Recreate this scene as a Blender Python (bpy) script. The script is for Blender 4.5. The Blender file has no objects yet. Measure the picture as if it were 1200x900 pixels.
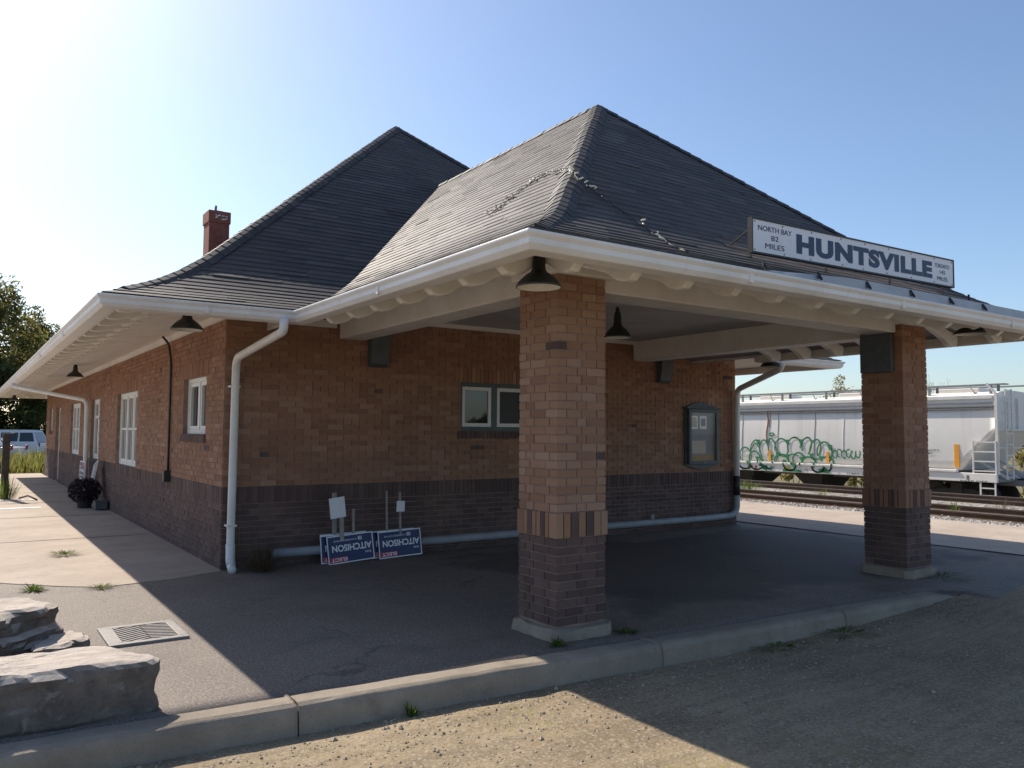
import bpy, math, random
from mathutils import Vector, noise
R = random.Random(7)
rad = math.radians
scene = bpy.context.scene
COL = scene.collection

# ------------------------------------------------------------ camera, sky, sun, exposure
cam_d = bpy.data.cameras.new("camera")
cam_d.sensor_width = 36.0
cam_d.lens = 940.97 / 1200 * 36
cam_d.clip_start = 0.05
cam_d.clip_end = 6000
cam = bpy.data.objects.new("camera", cam_d)
COL.objects.link(cam)
_y, _p, _r = rad(34.501), rad(3.4487), rad(.3646)
F = Vector((math.sin(_y), math.cos(_y), 0)); RT = Vector((math.cos(_y), -math.sin(_y), 0)); ZZ = Vector((0, 0, 1))
fw = F * math.cos(_p) + ZZ * math.sin(_p); up0 = -F * math.sin(_p) + ZZ * math.cos(_p)
rt = RT * math.cos(_r) + up0 * math.sin(_r); up = up0 * math.cos(_r) - RT * math.sin(_r)
from mathutils import Matrix
m3 = Matrix((rt, up, -fw)).transposed()
cam.matrix_world = Matrix.Translation((0, 0, 1.6)) @ m3.to_4x4()
scene.camera = cam

SUN = Vector((-.22, 1.15, 1.0)).normalized()
SUN_EL = math.asin(SUN.z)
SUN_AZ = math.atan2(SUN.x, SUN.y)          # from +Y towards +X
world = bpy.data.worlds.new("World"); scene.world = world
world.use_nodes = True
wn = world.node_tree; wn.nodes.clear()
sky = wn.nodes.new("ShaderNodeTexSky"); sky.sky_type = 'NISHITA'; sky.sun_disc = False
sky.sun_elevation = SUN_EL; sky.sun_rotation = SUN_AZ
sky.air_density = 1.0; sky.dust_density = 1.2; sky.ozone_density = 3.4; sky.altitude = 250
bg = wn.nodes.new("ShaderNodeBackground"); bg.inputs[1].default_value = 0.092
wo = wn.nodes.new("ShaderNodeOutputWorld")
wn.links.new(sky.outputs[0], bg.inputs[0]); wn.links.new(bg.outputs[0], wo.inputs[0])
sun_d = bpy.data.lights.new("sun", 'SUN'); sun_d.energy = 3.9; sun_d.angle = rad(.53); sun_d.color = (1, .905, .79)
sun = bpy.data.objects.new("sun", sun_d); COL.objects.link(sun)
sun.rotation_euler = (-SUN).to_track_quat('-Z', 'Y').to_euler(); sun.location = (0, 0, 40)
vs = scene.view_settings
scene.display_settings.display_device = 'sRGB'
vs.view_transform = 'Standard'; vs.look = 'None'; vs.gamma = 1.0; vs.use_curve_mapping = False
vs.exposure = 0.85
scene.cycles.max_bounces = 8; scene.cycles.diffuse_bounces = 5
scene.cycles.use_denoising = True

# ------------------------------------------------------------ material helpers
def lin(c):
    return tuple(c) + (1.0,)
class NT:
    def __init__(s, name):
        s.m = bpy.data.materials.new(name); s.m.use_nodes = True
        s.t = s.m.node_tree; s.t.nodes.clear()
        s.out = s.n("OutputMaterial"); s.b = s.n("BsdfPrincipled")
        s.l(s.b.outputs[0], s.out.inputs[0]); s.pos = None
    def n(s, k, **kw):
        nd = s.t.nodes.new("ShaderNode" + k)
        for a, v in kw.items(): setattr(nd, a, v)
        return nd
    def l(s, a, b): s.t.links.new(a, b)
    def P(s):
        if s.pos is None: s.pos = s.n("NewGeometry")
        return s.pos.outputs["Position"]
    def noise(s, scale, detail=4, rough=.6, vec=None, stretch=None):
        nd = s.n("TexNoise"); nd.inputs["Scale"].default_value = scale; nd.inputs["Detail"].default_value = detail
        nd.inputs["Roughness"].default_value = rough
        v = vec or s.P()
        if stretch:
            mp = s.n("Mapping"); mp.inputs["Scale"].default_value = stretch; s.l(v, mp.inputs[0]); v = mp.outputs[0]
        s.l(v, nd.inputs["Vector"]); return nd.outputs["Fac"]
    def voro(s, scale, feature='F1', out="Distance", vec=None):
        nd = s.n("TexVoronoi"); nd.feature = feature; nd.inputs["Scale"].default_value = scale
        s.l(vec or s.P(), nd.inputs["Vector"]); return nd.outputs[out]
    def ramp(s, fac, stops, interp='LINEAR'):
        nd = s.n("ValToRGB"); cr = nd.color_ramp; cr.interpolation = interp
        while len(cr.elements) < len(stops): cr.elements.new(.5)
        for e, (p, c) in zip(cr.elements, stops):
            e.position = p; e.color = lin(c) if not isinstance(c, (int, float)) else (c, c, c, 1)
        s.l(fac, nd.inputs[0]); return nd.outputs[0]
    def mix(s, fac, a, b, mode='MIX'):
        nd = s.n("Mix"); nd.data_type = 'RGBA'; nd.blend_type = mode
        for sock, v in ((nd.inputs[0], fac), (nd.inputs[6], a), (nd.inputs[7], b)):
            if isinstance(v, (int, float)): sock.default_value = v
            elif isinstance(v, tuple): sock.default_value = lin(v)
            else: s.l(v, sock)
        return nd.outputs[2]
    def math(s, op, a, b=None):
        nd = s.n("Math"); nd.operation = op
        for i, v in enumerate((a, b)):
            if v is None: continue
            if isinstance(v, (int, float)): nd.inputs[i].default_value = v
            else: s.l(v, nd.inputs[i])
        return nd.outputs[0]
    def set(s, col=None, rough=None, bump=None, bd=.02, bs=.5, metal=None, ior=None, spec=None):
        if col is not None:
            if isinstance(col, tuple): s.b.inputs["Base Color"].default_value = lin(col)
            else: s.l(col, s.b.inputs["Base Color"])
        if rough is not None:
            if isinstance(rough, (int, float)): s.b.inputs["Roughness"].default_value = rough
            else: s.l(rough, s.b.inputs["Roughness"])
        if metal is not None: s.b.inputs["Metallic"].default_value = metal
        if ior is not None: s.b.inputs["IOR"].default_value = ior
        if spec is not None: s.b.inputs["Specular IOR Level"].default_value = spec
        if bump is not None:
            nd = s.n("Bump"); nd.inputs["Strength"].default_value = bs; nd.inputs["Distance"].default_value = bd
            s.l(bump, nd.inputs["Height"]); s.l(nd.outputs[0], s.b.inputs["Normal"])
        return s.m
def plain(name, col, rough=.6, var=.15, scale=6., metal=0., bump=0., spec=None):
    k = NT(name); f = k.noise(scale, 5, .65)
    c = k.ramp(f, [(.3, tuple(x * (1 - var) for x in col)), (.7, tuple(min(1, x * (1 + var)) for x in col))])
    return k.set(c, rough, k.noise(scale * 12, 3) if bump else None, bump or .01, metal=metal, spec=spec)

def brick_mat(name, stops, stain=.5):
    k = NT(name); g = k.n("NewGeometry"); rnd = g.outputs["Random Per Island"]
    c = k.ramp(rnd, stops, 'LINEAR')
    nf = k.noise(38, 4, .7); c = k.mix(k.math('MULTIPLY', nf, .55), c, tuple(x * .6 for x in stops[1][1]))
    st = k.ramp(k.noise(.9, 4, .6), [(.35, 0.0), (.7, 1.0)])
    c = k.mix(k.math('MULTIPLY', st, stain), c, (.06, .042, .034))
    wear = k.ramp(k.noise(1.7, 5, .7), [(.5, 0.0), (.75, 1.0)])
    c = k.mix(k.math('MULTIPLY', wear, .25), c, (.34, .22, .15))
    return k.set(c, .88, k.noise(90, 4, .7), .004, .6, spec=.25)
M = {}
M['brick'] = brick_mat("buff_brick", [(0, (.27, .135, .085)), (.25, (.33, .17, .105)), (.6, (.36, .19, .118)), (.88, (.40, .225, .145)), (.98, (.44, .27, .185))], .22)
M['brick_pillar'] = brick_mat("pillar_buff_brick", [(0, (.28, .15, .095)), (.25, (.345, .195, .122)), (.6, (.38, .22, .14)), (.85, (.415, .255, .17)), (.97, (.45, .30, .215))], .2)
M['brick_dark'] = brick_mat("dark_brick", [(0, (.10, .068, .066)), (.3, (.125, .082, .077)), (.7, (.15, .099, .09)), (1, (.185, .125, .112))], .3)
M['mortar'] = plain("mortar", (.26, .19, .15), .95, .3, 8)
M['mortar_dark'] = plain("mortar_dark", (.15, .115, .105), .95, .3, 8)
# procedural brick for faces nobody lays brick by brick
k = NT("brick_texture"); g = k.n("NewGeometry")
sx = k.n("SeparateXYZ"); k.l(g.outputs["Position"], sx.inputs[0]); sn = k.n("SeparateXYZ"); k.l(g.outputs["Normal"], sn.inputs[0])
ax = k.math('GREATER_THAN', k.math('ABSOLUTE', sn.outputs[0]), .5)
uu = k.math('ADD', k.math('MULTIPLY', sx.outputs[1], ax), k.math('MULTIPLY', sx.outputs[0], k.math('SUBTRACT', 1, ax)))
cb = k.n("CombineXYZ"); k.l(uu, cb.inputs[0]); k.l(sx.outputs[2], cb.inputs[1])
bt = k.n("TexBrick"); k.l(cb.outputs[0], bt.inputs[0]); bt.inputs["Scale"].default_value = 1
for nm, v in (("Brick Width", .21), ("Row Height", .0675), ("Mortar Size", .006)): bt.inputs[nm].default_value = v
bt.inputs["Color1"].default_value = lin((.2, .09, .05)); bt.inputs["Color2"].default_value = lin((.34, .17, .09)); bt.inputs["Mortar"].default_value = lin((.15, .11, .08))
dk = k.math('LESS_THAN', sx.outputs[2], .94)
M['brick_tex'] = k.set(k.mix(k.math('MULTIPLY', dk, .8), bt.outputs[0], (.08, .045, .04)), .9, bt.outputs["Fac"], .01, -.5)
M['chimney'] = plain("chimney_brick", (.24, .085, .06), .9, .3, 9)

k = NT("white_paint"); f = k.noise(2.5, 6, .7); f2 = k.noise(14, 4, .7, stretch=(1, 1, .25))
c = k.mix(k.ramp(f, [(.4, 0.), (.75, .55)]), (.74, .71, .66), (.52, .47, .40)); c = k.mix(k.ramp(f2, [(.6, 0.), (.8, .4)]), c, (.38, .34, .29))
M['white'] = k.set(c, .55, f2, .003, .3)
def streaky(name, base, dirt, rough):
    k = NT(name); c = k.mix(k.ramp(k.noise(1.6, 6, .7), [(.45, 0.), (.75, .45)]), base, dirt)
    c = k.mix(k.ramp(k.noise(9, 5, .7, stretch=(1, 1, .18)), [(.56, 0.), (.75, .5)]), c, dirt)
    return k.set(c, k.ramp(k.noise(4, 4), [(.3, rough), (.7, rough + .25)]), k.noise(2.2, 3), .006, .35)
M['gutter'] = streaky("gutter_white", (.76, .75, .73), (.50, .46, .40), .35)
M['sash'] = plain("sash_white", (.72, .71, .69), .45, .06, 9)
k = NT("soffit_boards"); w = k.n("TexWave"); w.bands_direction = 'DIAGONAL'; w.inputs["Scale"].default_value = 0
sx = k.n("SeparateXYZ"); k.l(k.P(), sx.inputs[0])
def saw(k, v, per): return k.math('FRACT', k.math('DIVIDE', v, per))
gx = saw(k, sx.outputs[0], .09)
grv = k.ramp(gx, [(0, 0.), (.07, 1.), (.93, 1.), (1, 0.)])
k.t.nodes.remove(w)
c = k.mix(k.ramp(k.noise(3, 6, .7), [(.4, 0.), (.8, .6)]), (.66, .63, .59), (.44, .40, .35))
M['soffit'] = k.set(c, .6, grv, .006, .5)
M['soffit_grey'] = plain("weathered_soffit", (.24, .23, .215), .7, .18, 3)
M['tail'] = plain("rafter_tail_paint", (.76, .74, .69), .5, .08, 5)
M['ceiling'] = plain("ceiling_paint", (.50, .49, .48), .7, .15, 1.5)
M['slate'] = plain("slate_paint", (.075, .09, .10), .55, .2, 8)
M['teal_frame'] = plain("dark_teal_frame", (.07, .10, .105), .5, .2, 12)
M['lamp_black'] = plain("lamp_enamel", (.022, .024, .022), .42, .3, 10)
M['lamp_inner'] = plain("lamp_inner_enamel", (.62, .60, .54), .5, .1, 10)
M['black'] = plain("black_metal", (.02, .02, .022), .5, .2, 8)
M['door'] = plain("brown_door", (.10, .06, .04), .5, .2, 5)
M['pipe_white'] = streaky("downpipe_white", (.72, .71, .68), (.44, .40, .34), .4)
M['pipe_grey'] = plain("pipe_grey", (.30, .31, .33), .45, .15, 7)
k = NT("window_glass"); k.set((.018, .022, .026), .02, ior=1.6, spec=.5); M['glass'] = k.m
k = NT("insect_screen"); M['screen'] = k.set((.03, .034, .038), .5)

# shingles: uv.x along the course, uv.y up the slope (metres)
k = NT("asphalt_shingles"); g = k.n("NewGeometry")
c = k.ramp(g.outputs["Random Per Island"], [(0, (.026, .024, .025)), (.5, (.040, .037, .036)), (.85, (.058, .052, .048)), (1, (.09, .079, .07))])
c = k.mix(k.ramp(k.noise(.8, 6, .7), [(.35, 0.), (.7, .55)]), c, (.085, .070, .060))
c = k.mix(k.ramp(k.noise(5, 5, .75), [(.58, 0.), (.72, .5)]), c, (.028, .028, .026))
c = k.mix(k.ramp(k.noise(150, 2), [(.52, 0.), (.8, .6)]), c, (.15, .133, .117))
M['shingle'] = k.set(c, .62, k.noise(160, 3, .7), .003, .6, spec=.28)
M['flashing'] = plain("flashing", (.42, .41, .39), .45, .12, 4)

# grounds
k = NT("asphalt"); 
c = k.ramp(k.noise(.55, 6, .65), [(.3, (.135, .106, .085)), (.5, (.175, .139, .112)), (.72, (.235, .19, .153))])
sp = k.voro(140, out="Color"); bw = k.n("RGBToBW"); k.l(sp, bw.inputs[0])
c = k.mix(k.ramp(bw.outputs[0], [(.4, 0.), (.85, .55)]), c, (.42, .36, .30))
c = k.mix(k.ramp(k.noise(60, 3, .7), [(.35, .8), (.52, 0.)]), c, (.05, .046, .042))
c = k.mix(k.ramp(k.noise(1.8, 5, .7), [(.56, 0.), (.72, .5)]), c, (.20, .17, .135))
nzc = k.n("TexNoise"); nzc.inputs["Scale"].default_value = 1.4; nzc.inputs["Detail"].default_value = 6; k.l(k.P(), nzc.inputs["Vector"])
va = k.n("VectorMath"); va.operation = 'MULTIPLY_ADD'; k.l(nzc.outputs["Color"], va.inputs[0]); va.inputs[1].default_value = (1.5, 1.5, 0); k.l(k.P(), va.inputs[2])
cr = k.ramp(k.voro(.42, 'DISTANCE_TO_EDGE', vec=va.outputs[0]), [(0, 1.), (.0045, 0.)])
c = k.mix(k.math('MULTIPLY', cr, k.ramp(k.noise(.6, 2), [(.45, 0.), (.6, .75)])), c, (.035, .032, .03))
sx = k.n("SeparateXYZ"); k.l(k.P(), sx.inputs[0])
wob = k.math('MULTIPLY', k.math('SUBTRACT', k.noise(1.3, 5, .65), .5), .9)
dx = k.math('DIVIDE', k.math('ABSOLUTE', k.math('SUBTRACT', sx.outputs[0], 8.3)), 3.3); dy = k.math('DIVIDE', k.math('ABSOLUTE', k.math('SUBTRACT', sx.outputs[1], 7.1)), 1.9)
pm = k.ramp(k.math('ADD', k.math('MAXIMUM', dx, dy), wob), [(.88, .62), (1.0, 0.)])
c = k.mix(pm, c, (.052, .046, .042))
st = k.ramp(k.noise(.9, 6, .7), [(.5, 0.), (.72, .55)]); c = k.mix(st, c, (.085, .070, .058))
oil = k.ramp(k.voro(.55, 'SMOOTH_F1'), [(.08, .6), (.22, 0.)]); c = k.mix(oil, c, (.05, .046, .045))
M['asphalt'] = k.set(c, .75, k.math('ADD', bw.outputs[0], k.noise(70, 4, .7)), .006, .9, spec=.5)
k = NT("fresh_asphalt"); c = k.ramp(k.noise(1.2, 6, .7), [(.3, (.050, .047, .046)), (.7, (.075, .070, .066))])
sp = k.voro(110, out="Color"); bw = k.n("RGBToBW"); k.l(sp, bw.inputs[0])
c = k.mix(k.ramp(bw.outputs[0], [(.6, 0.), (.9, .4)]), c, (.18, .165, .15))
M['asphalt_patch'] = k.set(c, .9, bw.outputs[0], .005, .9, spec=.3)
k = NT("concrete_walk"); c = k.ramp(k.noise(.8, 7, .7), [(.3, (.33, .27, .215)), (.55, (.42, .35, .285)), (.75, (.49, .42, .35))])
c = k.mix(k.ramp(k.noise(26, 4, .75), [(.5, 0.), (.8, .5)]), c, (.25, .19, .14))
c = k.mix(k.ramp(k.noise(3.1, 6, .75), [(.55, 0.), (.75, .5)]), c, (.24, .185, .14))
M['concrete'] = k.set(c, .9, k.noise(55, 5, .75), .005, .8, spec=.3)
k = NT("kerb_concrete"); c = k.ramp(k.noise(1.6, 7, .72), [(.3, (.22, .185, .145)), (.55, (.31, .262, .205)), (.78, (.40, .34, .27))])
c = k.mix(k.ramp(k.noise(75, 3, .7), [(.52, 0.), (.8, .6)]), c, (.16, .13, .10)); c = k.mix(k.ramp(k.noise(4.5, 6, .75), [(.54, 0.), (.7, .55)]), c, (.17, .14, .11))
M['kerb'] = k.set(c, .92, k.noise(70, 5, .75), .006, .9, spec=.3)
k = NT("dirt_lot"); c = k.ramp(k.noise(.7, 7, .7), [(.28, (.20, .15, .092)), (.5, (.31, .24, .15)), (.72, (.41, .325, .21))])
st = k.noise(2.0, 5, .7, stretch=(.55, 6.0, 1)); c = k.mix(k.ramp(st, [(.42, .35), (.56, 0.)]), c, (.15, .118, .085))
sp = k.voro(70, out="Color"); bw = k.n("RGBToBW"); k.l(sp, bw.inputs[0])
c = k.mix(k.ramp(bw.outputs[0], [(.55, 0.), (.92, .65)]), c, (.46, .39, .30))
c = k.mix(k.ramp(k.noise(45, 4, .75), [(.3, .75), (.47, 0.)]), c, (.075, .06, .045))
ms = k.math('MULTIPLY', k.ramp(k.noise(1.1, 4, .6), [(.6, 0.), (.68, 1.)]), k.ramp(k.noise(30, 3), [(.5, 0.), (.6, .6)]))
c = k.mix(ms, c, (.23, .21, .05))
M['dirt'] = k.set(c, .95, k.math('ADD', k.math('MULTIPLY', bw.outputs[0], .6), k.noise(40, 6, .75)), .009, .8, spec=.2)
k = NT("dry_field"); c = k.ramp(k.noise(.15, 7, .7), [(.3, (.09, .085, .035)), (.5, (.15, .125, .06)), (.7, (.21, .175, .10))])
M['field'] = k.set(c, .95, k.noise(8, 6, .8), .05, .7)
k = NT("ballast"); sp = k.voro(16, out="Color"); bw = k.n("RGBToBW"); k.l(sp, bw.inputs[0])
c = k.ramp(bw.outputs[0], [(.2, (.10, .085, .07)), (.5, (.20, .175, .15)), (.85, (.38, .35, .31))])
M['ballast'] = k.set(c, .9, k.voro(16), .05, -1.)
M['stone'] = plain("ballast_stone", (.36, .34, .31), .9, .45, 5)
M['pebble'] = plain("pebble", (.33, .275, .205), .9, .5, 11)
k = NT("boulder_rock"); gn = k.n("NewGeometry"); sn = k.n("SeparateXYZ"); k.l(gn.outputs["Normal"], sn.inputs[0])
c = k.ramp(k.noise(5, 8, .75), [(.3, (.10, .085, .072)), (.55, (.20, .17, .145)), (.75, (.31, .265, .225))])
tp = k.ramp(k.noise(9, 7, .75), [(.3, (.44, .375, .31)), (.7, (.66, .58, .50))])
c = k.mix(k.ramp(sn.outputs[2], [(.55, 0.), (.8, 1.)]), c, tp)  # upward faces coloured paler, standing in for sunlight on the tops
vein = k.ramp(k.noise(2.3, 3, .5, stretch=(1.2, 1.2, .7)), [(.485, 0.), (.5, .8), (.515, 0.)]); c = k.mix(k.math('MULTIPLY', vein, k.ramp(k.noise(23, 4), [(.5, 0.), (.62, .55)])), c, (.42, .38, .34))
M['rock'] = k.set(c, .9, k.noise(28, 8, .75), .02, .9, spec=.25)
M['iron'] = plain("cast_iron", (.22, .20, .185), .6, .25, 20, metal=.0)
M['void'] = plain("drain_void", (.01, .01, .01), .9)
k = NT("rail_steel"); c = k.ramp(k.noise(6, 4), [(.3, (.06, .035, .022)), (.7, (.11, .065, .04))]); M['rail'] = k.set(c, .6)
M['rail_top'] = plain("rail_head_steel", (.35, .33, .31), .3, .1, 5, metal=.8)
M['tie'] = plain("sleeper_wood", (.06, .045, .035), .9, .4, 7)
# train
k = NT("hopper_grey"); c = k.ramp(k.noise(.5, 6, .7), [(.3, (.72, .69, .645)), (.7, (.82, .79, .74))])
c = k.mix(k.ramp(k.noise(1.0, 5, .7, stretch=(1, 1.6, .12)), [(.56, 0.), (.8, .35)]), c, (.30, .25, .20))
M['hopper'] = k.set(c, .55, k.noise(.8, 2, stretch=(0, 1, .1)), .05, .35)
M['hopper_dark'] = plain("hopper_dark_grey", (.20, .20, .205), .6, .15, 3)  # darker grey for mouldings, seams, roof walk and end platforms
M['hopper_white'] = plain("sill_white", (.70, .68, .64), .5, .12, 2.5)
M['bogie'] = plain("bogie_grime", (.035, .030, .027), .8, .3, 6)
M['rust'] = plain("rust_streak", (.34, .20, .12), .8, .3, 9)
M['orange'] = plain("reflector_orange", (.80, .34, .03), .5, .08, 10)
M['yellow'] = plain("stencil_yellow", (.55, .42, .05), .6, .1, 10)
M['green'] = plain("graffiti_green", (.02, .19, .075), .6, .2, 12)
M['red'] = plain("stencil_red", (.5, .05, .06), .6, .1, 10)
# signs
k = NT("sign_white_paint"); c = k.mix(k.ramp(k.noise(9, 7, .75), [(.58, 0.), (.75, .5)]), (.74, .75, .79), (.46, .44, .45))
M['sign_white'] = k.set(c, .5)
k = NT("sign_blue_paint"); c = k.mix(k.ramp(k.noise(16, 6, .75), [(.55, 0.), (.72, .45)]), (.018, .042, .105), (.10, .13, .2))
M['sign_blue'] = k.set(c, .5)
M['sign_black'] = plain("sign_small_lettering", (.03, .05, .10), .6, .3, 12)
M['navy'] = plain("poster_navy", (.012, .028, .11), .5, .08, 9)
M['poster_white'] = plain("poster_white", (.74, .75, .78), .5, .05, 9)
M['poster_red'] = plain("poster_red", (.52, .03, .05), .5, .05, 9)
M['paper'] = plain("paper", (.78, .77, .78), .7, .05, 9)
M['paper_tan'] = plain("paper_tan", (.42, .38, .31), .7, .12, 9)
M['cork'] = plain("cork", (.30, .19, .10), .8, .2, 30)
M['board_back'] = plain("board_back", (.16, .17, .21), .6, .1, 5)
M['stake'] = plain("wood_stake", (.32, .29, .26), .8, .2, 12)
# foliage
def leaf(name, stops, sc=.35):
    k = NT(name); g = k.n("NewGeometry")
    c = k.ramp(k.math('ADD', k.math('MULTIPLY', g.outputs["Random Per Island"], .55), k.math('MULTIPLY', k.noise(sc, 3), .5)), stops)
    k.set(c, .65, spec=.25)
    tr = k.n("BsdfTranslucent"); k.l(c, tr.inputs[0]); mx = k.n("MixShader"); mx.inputs[0].default_value = .5
    k.l(k.b.outputs[0], mx.inputs[1]); k.l(tr.outputs[0], mx.inputs[2]); k.l(mx.outputs[0], k.out.inputs[0])
    return k.m
M['leaf_dark'] = leaf("dark_leaves", [(.25, (.055, .072, .028)), (.55, (.105, .120, .038)), (.85, (.19, .18, .06))])
M['leaf_turn'] = leaf("turning_leaves", [(.25, (.14, .14, .04)), (.55, (.28, .25, .07)), (.85, (.44, .35, .12))])
M['leaf_olive'] = leaf("olive_leaves", [(.25, (.15, .145, .045)), (.55, (.29, .25, .09)), (.85, (.46, .37, .18))])
M['grass'] = leaf("tall_grass", [(.2, (.09, .11, .025)), (.5, (.20, .20, .05)), (.85, (.36, .31, .11))])
M['weed'] = leaf("weed_leaves", [(.2, (.05, .09, .02)), (.5, (.11, .16, .03)), (.85, (.22, .25, .06))])
M['dry'] = leaf("dry_stems", [(.2, (.07, .05, .03)), (.5, (.13, .095, .06)), (.85, (.2, .15, .1))])
M['purple'] = leaf("purple_foliage", [(.2, (.018, .012, .020)), (.5, (.035, .022, .036)), (.85, (.06, .04, .05))])
M['bark'] = plain("bark", (.07, .055, .042), .9, .35, 5)
M['car_white'] = plain("car_white", (.72, .73, .74), .25, .03, 2)
M['car_silver'] = plain("car_silver", (.45, .46, .47), .25, .03, 2)
M['tyre'] = plain("tyre", (.02, .02, .02), .85)
M['pot'] = plain("planter_pot", (.03, .028, .03), .6, .2)
M['lens'] = plain("lamp_lens", (.6, .6, .58), .15)
M['tail_lens'] = plain("tail_lens", (.35, .02, .02), .2)
M['wire'] = plain("wire_dark", (.05, .045, .04), .6)
M['bulb'] = plain("bulb_cream", (.82, .77, .62), .35, .15, 20)

# ------------------------------------------------------------ mesh builder
class MB:
    def __init__(s): s.v = []; s.f = []; s.mi = []; s.uv = {}; s.sm = []
    def face(s, pts, mi=0, uv=None, smooth=False):
        b = len(s.v); s.v += [tuple(p) for p in pts]; s.f.append(tuple(range(b, b + len(pts))))
        if uv: s.uv[len(s.f) - 1] = uv
        s.mi.append(mi); s.sm.append(smooth)
    def mesh(s, vs_, fs, mi=0, smooth=False):
        b = len(s.v); s.v += [tuple(p) for p in vs_]
        for f in fs: s.f.append(tuple(i + b for i in f)); s.mi.append(mi); s.sm.append(smooth)
    def box(s, x0, x1, y0, y1, z0, z1, mi=0, fn=None, skip=()):
        p = [(x0, y0, z0), (x1, y0, z0), (x1, y1, z0), (x0, y1, z0), (x0, y0, z1), (x1, y0, z1), (x1, y1, z1), (x0, y1, z1)]
        if fn: p = [fn(*q) for q in p]
        fs = {'b': (0, 3, 2, 1), 't': (4, 5, 6, 7), 'y0': (0, 1, 5, 4), 'x1': (1, 2, 6, 5), 'y1': (2, 3, 7, 6), 'x0': (3, 0, 4, 7)}
        s.mesh(p, [v for kx, v in fs.items() if kx not in skip], mi)
    def cbox(s, c, sz, mi=0, rot=None, off=0):
        hx, hy, hz = sz[0] / 2, sz[1] / 2, sz[2] / 2
        c = Vector(c); rot = rot or Matrix.Identity(3)
        s.box(-hx, hx, -hy, hy, -hz, hz, mi, fn=lambda x, y, z: c + rot @ Vector((x, y, z)))
    def bar(s, a, b, w, h=None, mi=0, upv=(0, 0, 1)):
        a = Vector(a); b = Vector(b); d = b - a; L = d.length; d.normalize(); u = Vector(upv)
        if abs(d.dot(u)) > .98: u = Vector((1, 0, 0))
        sd = d.cross(u).normalized(); u = sd.cross(d); h = h or w
        s.box(0, L, -w / 2, w / 2, -h / 2, h / 2, mi, fn=lambda x, y, z: a + d * x + sd * y + u * z)
    def tube(s, path, r, mi=0, n=10, cap=True):
        pts = [Vector(p) for p in path]; rs = r if isinstance(r, (list, tuple)) else [r] * len(pts)
        rings = []; prev = None
        for i, p in enumerate(pts):
            if i == 0: d = pts[1] - p
            elif i == len(pts) - 1: d = p - pts[i - 1]
            else: d = (pts[i + 1] - p).normalized() + (p - pts[i - 1]).normalized()
            d.normalize()
            if prev is None:
                u = Vector((0, 0, 1)) if abs(d.z) < .9 else Vector((1, 0, 0))
            else: u = prev
            u = (u - d * u.dot(d)).normalized(); prev = u; w = d.cross(u)
            rings.append([p + (u * math.cos(2 * math.pi * j / n) + w * math.sin(2 * math.pi * j / n)) * rs[i] for j in range(n)])
        vs_ = [q for rg in rings for q in rg]; fs = []
        for i in range(len(rings) - 1):
            for j in range(n):
                a = i * n + j; b = i * n + (j + 1) % n; fs.append((a, b, b + n, a + n))
        if cap: fs.append(tuple(reversed(range(n)))); fs.append(tuple(range((len(rings) - 1) * n, len(rings) * n)))
        s.mesh(vs_, fs, mi, True)
    def lathe(s, prof, c, mi=0, n=28):
        vs_ = []; fs = []
        for r, z in prof:
            for j in range(n):
                a = 2 * math.pi * j / n; vs_.append((c[0] + r * math.cos(a), c[1] + r * math.sin(a), c[2] + z))
        for i in range(len(prof) - 1):
            for j in range(n):
                a = i * n + j; b = i * n + (j + 1) % n; fs.append((a, b, b + n, a + n))
        s.mesh(vs_, fs, mi, True)
    def prism(s, poly, fn, d0, d1, mi=0):
        """poly of (a,b); fn(a,b,d) to world"""
        n = len(poly); vs_ = [fn(a, b, d0) for a, b in poly] + [fn(a, b, d1) for a, b in poly]
        fs = [tuple(reversed(range(n))), tuple(range(n, 2 * n))] + [(i, (i + 1) % n, (i + 1) % n + n, i + n) for i in range(n)]
        s.mesh(vs_, fs, mi)
    def build(s, name, mats, parent=None, base=None, bevel=0, auto=True):
        me = bpy.data.meshes.new(name)
        b = Vector(base) if base is not None else (parent_base(parent) if parent else Vector((0, 0, 0)))
        me.from_pydata([tuple(Vector(p) - b) for p in s.v], [], s.f)
        if not isinstance(mats, (list, tuple)): mats = [mats]
        for m in mats: me.materials.append(M[m] if isinstance(m, str) else m)
        for p, mi, sm in zip(me.polygons, s.mi, s.sm): p.material_index = mi; p.use_smooth = sm
        if s.uv:
            ul = me.uv_layers.new(name="UVMap").data
            for fi, uvs in s.uv.items():
                for li, q in zip(me.polygons[fi].loop_indices, uvs): ul[li].uv = q
        me.validate(); me.update()
        o = bpy.data.objects.new(name, me); COL.objects.link(o)
        if parent: o.parent = parent
        else: o.location = b
        if bevel:
            md = o.modifiers.new("bevel", 'BEVEL'); md.width = bevel; md.segments = 2; md.limit_method = 'ANGLE'; md.angle_limit = rad(40)
        return o
def parent_base(o):
    b = Vector((0, 0, 0))
    while o is not None: b = b + o.location; o = o.parent
    return b
def tag(o, label=None, cat=None, group=None, kind=None):
    for kx, v in (('label', label), ('category', cat), ('group', group), ('kind', kind)):
        if v: o[kx] = v
    return o
def thing(name, loc, label, cat, group=None):
    o = bpy.data.objects.new(name, None); o.empty_display_size = .2; COL.objects.link(o); o.location = loc
    return tag(o, label, cat, group)
def copy_tree(o, loc=None, rz=None, parent=None):
    c = o.copy(); COL.objects.link(c)
    if parent: c.parent = parent
    if loc is not None: c.location = loc
    if rz is not None: c.rotation_euler = (0, 0, rz)
    for ch in list(o.children): copy_tree(ch, parent=c)
    return c
_tc = {}
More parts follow.
